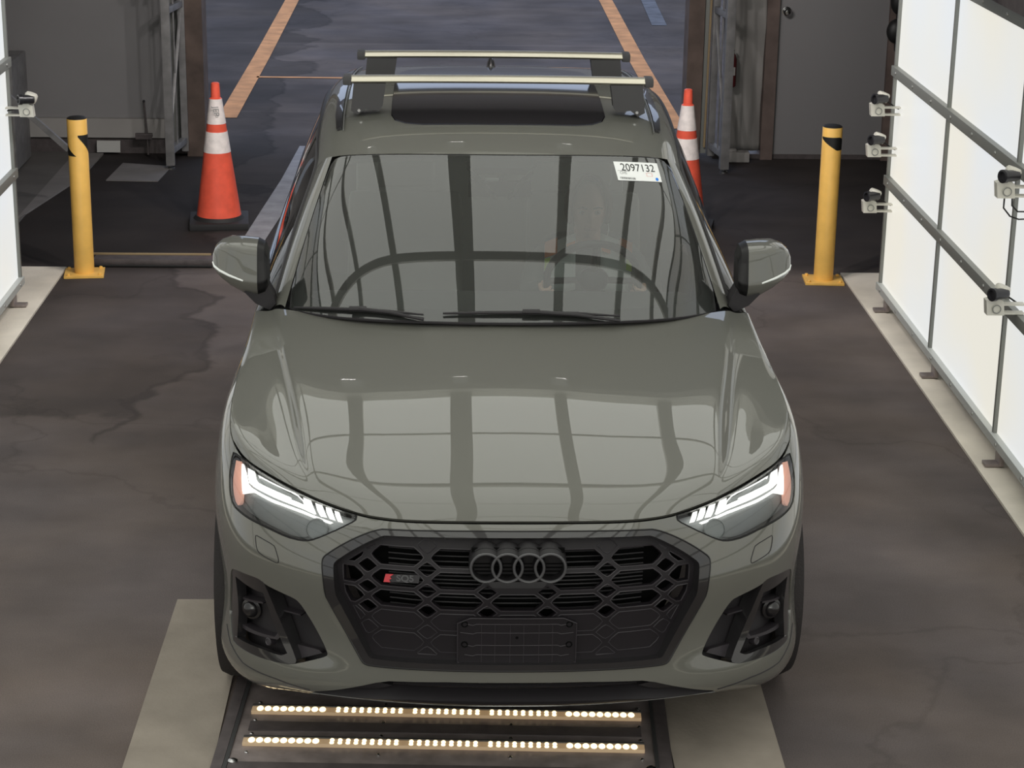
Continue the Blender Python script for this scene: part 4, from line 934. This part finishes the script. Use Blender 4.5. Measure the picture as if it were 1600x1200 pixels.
# sticker on the glass
uvs = np.array(LOOPS['sticker'])
ST = patch('windscreen_sticker', GLASS, [tuple(p) for p in uvs], 'sticker_white', CAR, off=.002, thick=.0015, step=.1); ST['label'] = 'white stock number sticker reading 2097132'
def on_sticker(me, off=.0026):
    """lay a flat mesh drawn in -.5...5 units onto the curved sticker"""
    c = np.zeros(len(me.vertices)*3); me.vertices.foreach_get('co', c); c = c.reshape(-1, 3); s, t = c[:, 0]+.5, c[:, 1]+.5
    K = GLASS.ev(uvs[:, 0], uvs[:, 1], False)
    Q = (K[3]*(1-s)[:, None]+K[2]*s[:, None])*(1-t)[:, None]+(K[0]*(1-s)[:, None]+K[1]*s[:, None])*t[:, None]
    uv = (uvs[3]*(1-s)[:, None]+uvs[2]*s[:, None])*(1-t)[:, None]+(uvs[0]*(1-s)[:, None]+uvs[1]*s[:, None])*t[:, None]
    for _ in range(8):
        e = 1e-3; P0 = GLASS.ev(uv[:, 0], uv[:, 1], False); A = (GLASS.ev(uv[:, 0]+e, uv[:, 1], False)-P0)/e; B = (GLASS.ev(uv[:, 0], uv[:, 1]+e, False)-P0)/e; r_ = Q-P0
        det = A[:, 0]*B[:, 2]-A[:, 2]*B[:, 0]; uv = uv+np.stack([(r_[:, 0]*B[:, 2]-r_[:, 2]*B[:, 0])/det, (A[:, 0]*r_[:, 2]-A[:, 2]*r_[:, 0])/det], 1)
    P, N = GLASS.ev(uv[:, 0], uv[:, 1]); P = P+N*(off+c[:, 2:3]); me.vertices.foreach_set('co', P.ravel()); me.update()
def st_text(nm, txt, x, y, w, h, m, bold=0.0): on_sticker(text_mesh(nm, txt, 1, Matrix.Translation((x, y, 0)) @ Matrix.Diagonal((w, h, 1, 1)), m, ST, bold=bold).data)
st_text('number', '2097132', .02, .21, .222, .56, 'ink', .004)
st_text('small_print', 'CHS', -.34, -.09, .085, .20, 'ink_grey'); st_text('small_print', 'AND', .40, -.12, .05, .10, 'ink_red') if False else None
def st_shape(nm, polys, m):
    b_ = MB()
    for q in polys: b_.add([(x, y, 0) for x, y in q], [tuple(range(len(q)))])
    on_sticker(b_.build(nm, m, ST, False).data)
bars = []; x = -.44
while x < -.10:
    w = random.choice((.006, .010, .014)); bars.append([(x, -.42), (x+w, -.42), (x+w, -.31), (x, -.31)]); x += w+random.choice((.006, .012))
st_shape('barcode', bars, 'ink')
st_shape('small_print', [[(-.45+.03*k, .01), (-.45+.03*k+.02, .01), (-.45+.03*k+.02, .035), (-.45+.03*k, .035)] for k in range(9)], 'ink_grey')
st_shape('blue_mark', [[(.40+.035*math.cos(a), -.36+.09*math.sin(a)) for a in np.linspace(0, 2*math.pi, 13)[:-1]]], 'ink_blue')
rm = [(.25+.08*math.cos(a)-.02*math.cos(3*a), -.12+.10*math.sin(a)) for a in np.linspace(0, 2*math.pi, 21)[:-1]]
st_shape('red_mark', [[rm[i], rm[(i+1) % 20], (rm[(i+1) % 20][0]*.9+.025, rm[(i+1) % 20][1]*.9-.012), (rm[i][0]*.9+.025, rm[i][1]*.9-.012)] for i in range(20)], 'ink_red')
# wipers
for k in (0, 1):
    w = LOOPS['wiper%d' % k]; P = on(GLASS, [(a, max(b, -.05)+.03) for a, b in w], .010); WP = MB().tube(P, [.004, .0065, .007, .006, .003], 8).build('wiper', 'satin_black', CAR)
    b = np.array(P[2]); e = np.array(P[4]); MB().tube([b+np.array((0, -.004, .004)), b*.5+e*.5+np.array((0, -.012, .002)), e+np.array((.0, -.020, -.012))], [.008, .007, .005], 8).build('wiper_arm', 'satin_black', WP)
    MB().tube([b+np.array((-.03, -.004, .004)), b+np.array((.03, -.004, .004))], .010, 8).build('wiper_joint', 'satin_black', WP)
# ---- pillars, roof, side glass
PB = [(.778, 1.568, 1.080), (.790, 1.585, 1.087), (.812, 1.60, 1.080), (.832, 1.63, 1.05)]
PT = [(.634, 2.158, 1.504), (.652, 2.178, 1.497), (.676, 2.202, 1.476), (.70, 2.23, 1.44)]
PIL = Surf(lift(PB, PT, 5, .020), mirror=False)
PILR = Surf(np.array(lift(PB, PT, 5, .020))[::-1]*np.array((-1, 1, 1)), mirror=False)
for S_, nm in ((PIL, 'r'), (PILR, 'l')):
    patch('windscreen_pillar', S_, rect(0, 3, 0, 4), 'paint', CAR, step=.2)
sr = round_loop([(-2.12, 1.70), (0, 1.74), (2.12, 1.70), (2.12, 3.0), (2.06, 4.9), (-2.06, 4.9), (-2.12, 3.0)], 2)
# keep the header corners square in the loop
patch('roof', ROOF, rect(-7, 7, 0, 7), 'paint', CAR, holes=[sr], step=.18)
SRF = patch('sunroof', ROOF, shrink(sr, .006), 'roof_glass', CAR, off=.004, step=.18)
patch('sunroof_seal', ROOF, shrink(sr, -.012), 'deep_black', SRF, holes=[shrink(sr, .02)], off=-.006)
seam('sunroof_joint', ROOF, [(-2.1, 3.9), (0, 3.94), (2.1, 3.9)], .004, 'deep_black', SRF, .004)
for sg in (-1, 1):
    r_ = patch('roof_rail', ROOF, [(sg*4.30, 1.62), (sg*4.75, 1.58), (sg*4.95, 2.2), (sg*4.95, 5.2), (sg*4.6, 6.0), (sg*4.40, 5.2), (sg*4.40, 2.2)], 'gloss_black', CAR, off=.012, thick=.012)
    seam('rail_rim', ROOF, [(sg*4.22, 1.5), (sg*4.28, 2.2), (sg*4.28, 5.5)], .003, 'brushed_dark', r_, .008)
    # glazing
    top = [(.832, 1.63, 1.05)]+[tuple((PIL if True else 0).ev(3, t, False)) for t in (1.3, 2.6, 4)]+[tuple(ROOF.ev(7, t, False)) for t in (1.5, 3.0, 4.5, 6.0, 7)]
    bot = [(.893, 1.66, 1.028), (.893, 1.85, 1.033), (.893, 2.05, 1.04), (.893, 2.3, 1.043), (.892, 2.6, 1.048), (.888, 3.05, 1.056), (.875, 3.6, 1.07), (.855, 4.0, 1.082), (.80, 4.3, 1.085)]
    g_ = [[tuple(np.array(b_)+(np.array(t_)-np.array(b_))*f+np.array((.022*4*f*(1-f), 0, 0))) for f in (0, .33, .67, 1)] for b_, t_ in zip(ctl(bot), ctl(top))]
    g_ = np.array(g_)*np.array((sg, 1, 1)); g_ = g_[::-1] if sg < 0 else g_
    SG = Surf(g_, mirror=False); n8 = len(g_)-1
    patch('side_window', SG, rect(0, n8, 0, 3), 'side_glass', CAR, step=.25)
    for k in (4.6,) if True else (): 
        k2 = k if sg > 0 else n8-k; patch('door_pillar', SG, rect(k2-.12, k2+.12, 0, 3), 'gloss_black', CAR, off=.003)
    seam('roof_trim', SG, [(t if sg > 0 else n8-t, 3) for t in (0, 1, 2, 3, 4, 5, 6, 7, 8)], .010, 'satin_black', CAR, .0)
    # mirror
    mz = 1.085
    # housing: rings of a rounded block lofted along x
    secs = []
    prof = [(.838, .060, .052, 1.225), (.850, .086, .062, 1.225), (.875, .099, .066, 1.223), (.925, .097, .070, 1.226), (.975, .085, .068, 1.236), (1.010, .066, .058, 1.242), (1.030, .046, .044, 1.246), (1.038, .024, .024, 1.250)]
    SEC = round_loop([(1.35, .78), (1.30, 1.0), (.40, 1.03), (-.38, .93), (-.62, .74), (-.97, -.22), (-1.0, -.38), (-.80, -.68), (-.30, -.95), (.45, -1.0), (1.35, -.80)], 2)
    NS = len(SEC)
    for x, hz, hy, zc in prof:
        ring = []
        for cy_, cz_ in SEC:
            zz = cz_*hz*(1 if cz_ > 0 else (1-1.0*max(0, x-.93))); ring.append((sg*x, 1.648+cy_*hy+.28*(x-.93), zc+zz-.02))
        secs.append(ring)
    def loft(secs, a, b, sel=None):
        V = [p for r in secs[a:b] for p in r]; n = NS; k = b-a; F = []
        for i in range(k-1):
            for j in range(n): F.append((i*n+j, i*n+(j+1) % n, (i+1)*n+(j+1) % n, (i+1)*n+j))
        F.append(tuple(range(n))); F.append(tuple((k-1)*n+j for j in range(n))); return MB().add(V, F)
    MR = loft(secs, 2, len(secs)).build('door_mirror', 'paint', CAR, ang=60)
    MR['label'] = 'body coloured door mirror with a black inner shell'
    loft(secs, 0, 3).build('inner_shell', 'shell_black', MR)
    MB().box((sg*.94, 1.746, 1.212), (.15, .008, .13), Matrix.Rotation(sg*.27, 3, 'Z'), .003).build('mirror_glass', 'chrome', MR)
    IJ = min(range(NS), key=lambda j: SEC[j][0]+.3*abs(SEC[j][1]+.32))
    MB().tube([tuple(np.array(r_[IJ])+np.array((0, -.001, 0))) for r_ in secs[7:2:-1]], [.003, .0045, .0045, .0045, .003], 8).build('indicator', 'white_lens', MR)
    MB().prism([(sg*a_, 1.60, b_) for a_, b_ in [(.925, 1.128), (.885, 1.085), (.835, 1.060), (.812, 1.085), (.822, 1.115), (.852, 1.170)]], (0, .085, 0)).build('mirror_arm', 'satin_black', MR)
# ---- roof bars
def crossbar(y, z, hw, label):
    r = MB(); n = 16; V = []; F = []
    for i in range(9):
        x = -hw+2*hw*i/8; zz = z-.004*(x/hw)**2
        for j in range(n):
            a = 2*math.pi*j/n; V.append((x, y+.040*math.cos(a), zz+.0155*math.sin(a)*(1.15 if math.sin(a) > 0 else .8)))
    for i in range(8):
        for j in range(n): F.append((i*n+j, i*n+(j+1) % n, (i+1)*n+(j+1) % n, (i+1)*n+j))
    F += [tuple(range(n)), tuple(8*n+j for j in range(n))]
    B_ = r.add(V, F).build('roof_bar', 'brushed', CAR); B_['label'] = label
    for sg in (-1, 1):
        MB().box((sg*(hw+.010), y, z-.003), (.035, .084, .036), b=.010).build('end_cap', 'foot_black', B_)
        rf = .64
        x0, x1 = hw-.145, hw-.015
        m = MB(); A = [(x0+.005, z-.012), (x1, z-.012), (x1+.012, z-.12), (x1-.015, z-.135), (x1-.045, z-.112), (x0+.012+.02, z-.118), (x0-.012+.03, z-.10)]
        m.prism([(sg*a, y-.035, b) for a, b in A], (0, .075, 0)); m.build('bar_foot', 'foot_black', B_)
        MB().lathe((sg*(x1-.02), y-.036, z-.118), [(.006, 0), (.006, .003)], 10, (0, -1, 0)).build('lock', 'screw', B_)
    return B_
crossbar(2.50, 1.742, .578, 'front silver roof bar on black feet'); crossbar(3.18, 1.733, .548, 'rear silver roof bar on black feet')
f_ = ROOF.ev(0, 5.6, False)
MB().add([(x*s_, 3.60+y, float(f_[2])+z) for x, y, z, s_ in [(.035, -.10, 0, 1), (-.035, -.10, 0, 1), (-.04, .12, 0, 1), (.04, .12, 0, 1), (.006, .06, .07, 1), (-.006, .06, .07, 1), (-.006, .12, .065, 1), (.006, .12, .065, 1)]], [(0, 1, 2, 3), (0, 1, 5, 4), (1, 2, 6, 5), (2, 3, 7, 6), (3, 0, 4, 7), (4, 5, 6, 7)]).build('antenna_fin', 'gloss_black', CAR, sub=2)
# ---- inside
MB().box((0, 1.80, .98), (1.42, .42, .14), Matrix.Rotation(-.10, 3, 'X'), .04).build('dashboard', 'dash', CAR)
MB().box((0, 2.9, .42), (1.7, 3.0, .06)).box((0, 1.62, .70), (1.6, .05, .6)).build('cabin_floor', 'deep_black', CAR)
MB().box((.60, 1.62, 1.072), (.055, .012, .004)).build('vin_plate', 'sticker_white', CAR)
for x in (-.37, .37):
    s_ = MB().box((x, 2.50, .62), (.50, .52, .14), b=.05).build('seat', 'seat', CAR, sub=1)
    MB().box((x, 2.80, .92), (.48, .13, .62), Matrix.Rotation(-.28, 3, 'X'), .05).build('backrest', 'seat', s_, sub=1)
    MB().box((x, 2.93, 1.30), (.25, .10, .17), Matrix.Rotation(-.2, 3, 'X'), .04).build('headrest', 'seat', s_, sub=1)
MB().box((0, 3.55, .95), (1.2, .16, .7), Matrix.Rotation(-.3, 3, 'X'), .05).build('rear_seat', 'seat', CAR)
wc = Vector((.36, 2.10, 1.045)); wn = Matrix.Rotation(math.radians(-64), 3, 'X')
wh = MB().tube([wc+wn @ Vector((.178*math.cos(a), .178*math.sin(a), 0)) for a in np.linspace(0, 2*math.pi, 37)[:-1]], .015, 10, closed=True).build('steering_wheel', 'satin_black', CAR)
wm = MB().ball(wc+wn @ Vector((0, 0, 0)), (.06, .05, .05), 16)
for a in (.05, math.pi-.05, -math.pi/2): wm.tube([wc, wc+wn @ Vector((.17*math.cos(a), .17*math.sin(a), 0))], .013, 8)
wm.build('wheel_hub', 'satin_black', wh)
# ---------------------------------------------------------------- the driver
DX = .366
DR = empty('person', (0, 0, 0), 'driver in a high visibility vest behind the windscreen, both hands on the steering wheel', 'person', None, CARYAW)
def skin(name, pts, edges, rad, m, parent, lv=2):
    me = bpy.data.meshes.new(name); me.from_pydata(pts, edges, []); me.update(); o = link(name, me, m, parent)
    sk = o.modifiers.new('skin', 'SKIN'); sk.use_smooth_shade = True
    for i, r in enumerate(rad):
        d_ = me.skin_vertices[0].data[i]; d_.radius = (r, r) if not isinstance(r, tuple) else r; d_.use_root = (i == 0)
    sb = o.modifiers.new('sub', 'SUBSURF'); sb.levels = lv; sb.render_levels = lv
    dg = bpy.context.evaluated_depsgraph_get(); me2 = bpy.data.meshes.new_from_object(o.evaluated_get(dg)); o.modifiers.clear(); o.data = me2; me2.materials.clear(); me2.materials.append(MAT[m]); bpy.data.meshes.remove(me)
    me2.polygons.foreach_set('use_smooth', [True]*len(me2.polygons)); return o
D = lambda x, y, z: (DX+x, y, z)
hl_, hr_ = wc+wn @ Vector((-.165, .065, .012)), wc+wn @ Vector((.165, .065, .012))
pts = [D(0, 2.60, .72), D(0, 2.62, .90), D(0, 2.60, 1.03), D(0, 2.575, 1.085), D(0, 2.55, 1.125),
       D(-.10, 2.60, 1.045), D(-.185, 2.56, 1.01), D(-.235, 2.42, .90), tuple(hl_+Vector((-.02, .10, -.02))), tuple(hl_+Vector((0, .035, .005))),
       D(.10, 2.60, 1.045), D(.185, 2.56, 1.01), D(.235, 2.42, .90), tuple(hr_+Vector((.02, .10, -.02))), tuple(hr_+Vector((0, .035, .005)))]
edg = [(0, 1), (1, 2), (2, 3), (3, 4), (2, 5), (5, 6), (6, 7), (7, 8), (8, 9), (2, 10), (10, 11), (11, 12), (12, 13), (13, 14)]
rad = [(.15, .11), (.155, .11), (.12, .085), .058, .052, .075, .062, .050, .034, .030, .075, .062, .050, .034, .030]
BD = skin('body', pts, edg, rad, 'shirt', DR)
# head: an ellipsoid grid shaped into a skull with brow, nose, lips and chin
def head():
    V = []; F = []; nu, nv = 40, 30; c = Vector((DX, 2.505, 1.225))
    def g(x, s_): return math.exp(-(x/s_)**2)
    for j in range(nv+1):
        ph_ = math.pi*j/nv; z = math.cos(ph_); rr = math.sin(ph_)
        for i in range(nu):
            th = 2*math.pi*i/nu; x = rr*math.sin(th); y = -rr*math.cos(th)      # y<0 is the face
            taper = 1-.26*max(0, -z)**1.3; X = x*.074*taper; Z = z*.112; Y = y*(.094 if y < 0 else .102)*(1-.10*max(0, -z))
            if y < 0:
                f = max(0, -y)**.5
                Y -= f*(.024*g(x, .13)*g(z+.12, .17)+.012*g(x, .16)*g(z+.50, .09)+.012*g(x, .22)*g(z+.86, .14)+.006*g(abs(x)-.35, .25)*g(z-.22, .10))
                Y += f*(.011*g(abs(x)-.40, .16)*g(z-.06, .09)+.004*g(x, .3)*g(z+.34, .06)+.003*g(x, .2)*g(z+.505, .025))
            V.append((c.x+X, c.y+Y, c.z+Z))
    for j in range(nv):
        for i in range(nu): F.append((j*nu+i, j*nu+(i+1) % nu, (j+1)*nu+(i+1) % nu, (j+1)*nu+i))
    return V, F, c
V, F, hc = head(); HD = MB().add(V, F).build('head', 'skin', DR, ang=180)
MB().tube([D(0, 2.545, 1.09), D(0, 2.53, 1.16)], [.055, .052], 16).build('neck', 'skin', DR)
for s_ in (-1, 1):
    MB().ball((hc.x+s_*.030, hc.y-.080, hc.z+.006), (.0125, .010, .0085), 14).build('eye', 'eye_white', DR)
    MB().ball((hc.x+s_*.030, hc.y-.0885, hc.z+.006), (.0058, .003, .0062), 10).build('iris', 'hair', DR)
    MB().tube([(hc.x+s_*.012, hc.y-.098, hc.z+.024), (hc.x+s_*.03, hc.y-.098, hc.z+.030), (hc.x+s_*.050, hc.y-.085, hc.z+.024)], [.003, .0035, .002], 6).build('eyebrow', 'hair', DR)
    MB().ball((hc.x+s_*.076, hc.y+.010, hc.z-.005), (.008, .018, .030), 12).build('ear', 'skin', DR)
    MB().tube([(hc.x+s_*.078, hc.y-.0, hc.z-.03), (hc.x+s_*.082, hc.y-.01, hc.z-.08), (hc.x+s_*.070, hc.y-.03, hc.z-.14)], .0025, 6).build('lanyard', 'vest_silver', DR)
MB().tube([(hc.x-.022, hc.y-.098, hc.z-.057), (hc.x, hc.y-.106, hc.z-.055), (hc.x+.022, hc.y-.098, hc.z-.057)], [.003, .0055, .003], 8).build('lips', 'lips', DR)
Vh = []; Fh = []
n0 = 0
for j in range(17):
    ph_ = math.pi*.66*j/16; z = math.cos(ph_); rr = math.sin(ph_)
    for i in range(33):
        th = math.radians(-128)+math.radians(256)*i/32 + math.pi; x = rr*math.sin(th); y = -rr*math.cos(th)
        Vh.append((hc.x+x*.084, hc.y+.010+y*.108, hc.z+.012+z*.116))
for j in range(16):
    for i in range(32): a = j*33+i; Fh.append((a, a+1, a+34, a+33))
h_ = MB().add(Vh, Fh).build('hair', 'hair', DR, ang=180); md = h_.modifiers.new('solid', 'SOLIDIFY'); md.thickness = .014; md.offset = 1
# vest: shoulder panels with stripes following the torso
for s_ in (-1, 1):
    def vp(u, v, o): return Vector((DX+s_*(.050+.125*u), 2.49-.035*u+o*-.6-.05*(1-u)*(v)+.02*u, 1.125-.045*u-.22*v+o*.5))
    def strip(u0, u1, v0, v1, o):
        V = [vp(u0+(u1-u0)*i/6, v0+(v1-v0)*j/6, o) for i in range(7) for j in range(7)]; F = [(i*7+j, i*7+j+1, i*7+j+8, i*7+j+7) for i in range(6) for j in range(6)]; return MB().add(V, F)
    vst = strip(0, 1, 0, 1, .02).build('safety_vest', 'vest_silver', DR); md = vst.modifiers.new('solid', 'SOLIDIFY'); md.thickness = .006
    strip(.60, 1.0, 0, .30, .052).build('stripe', 'vest_orange', vst); strip(.02, .30, .18, .36, .052).build('stripe', 'vest_orange', vst); strip(.82, 1.0, .32, .55, .052).build('stripe', 'vest_lime', vst)
# hands closed round the rim
for s_, hp in ((-1, hl_), (1, hr_)):
    rim_a = math.atan2(.065, s_*.165); tan = wn @ Vector((-math.sin(rim_a), math.cos(rim_a), 0)); out = wn @ Vector((math.cos(rim_a), math.sin(rim_a), 0)); nrm = wn @ Vector((0, 0, 1))
    c = wc+wn @ Vector((.178*math.cos(rim_a), .178*math.sin(rim_a), 0))
    if nrm.y < 0: nrm = -nrm
    palm = MB().ball(c+out*.014+nrm*.026, (.024, .022, .040), 14)
    H = palm.build('hand', 'skin', DR)
    for k in range(4):
        q = c+tan*(-.032+.021*k); L_ = 1-.12*abs(k-1.2)
        MB().tube([q+out*.024+nrm*.022, q+out*.028*L_-nrm*.004, q+out*.012-nrm*.024*L_, q-out*.012*L_-nrm*.022, q-out*.020*L_-nrm*.006], [.0095, .009, .0085, .008, .006], 8).build('finger', 'skin', H)
    q = c+tan*.045; MB().tube([q+nrm*.020, q+tan*.008-out*.014+nrm*.014, q+tan*.004-out*.022-nrm*.002], [.011, .010, .007], 8).build('thumb', 'skin', H)
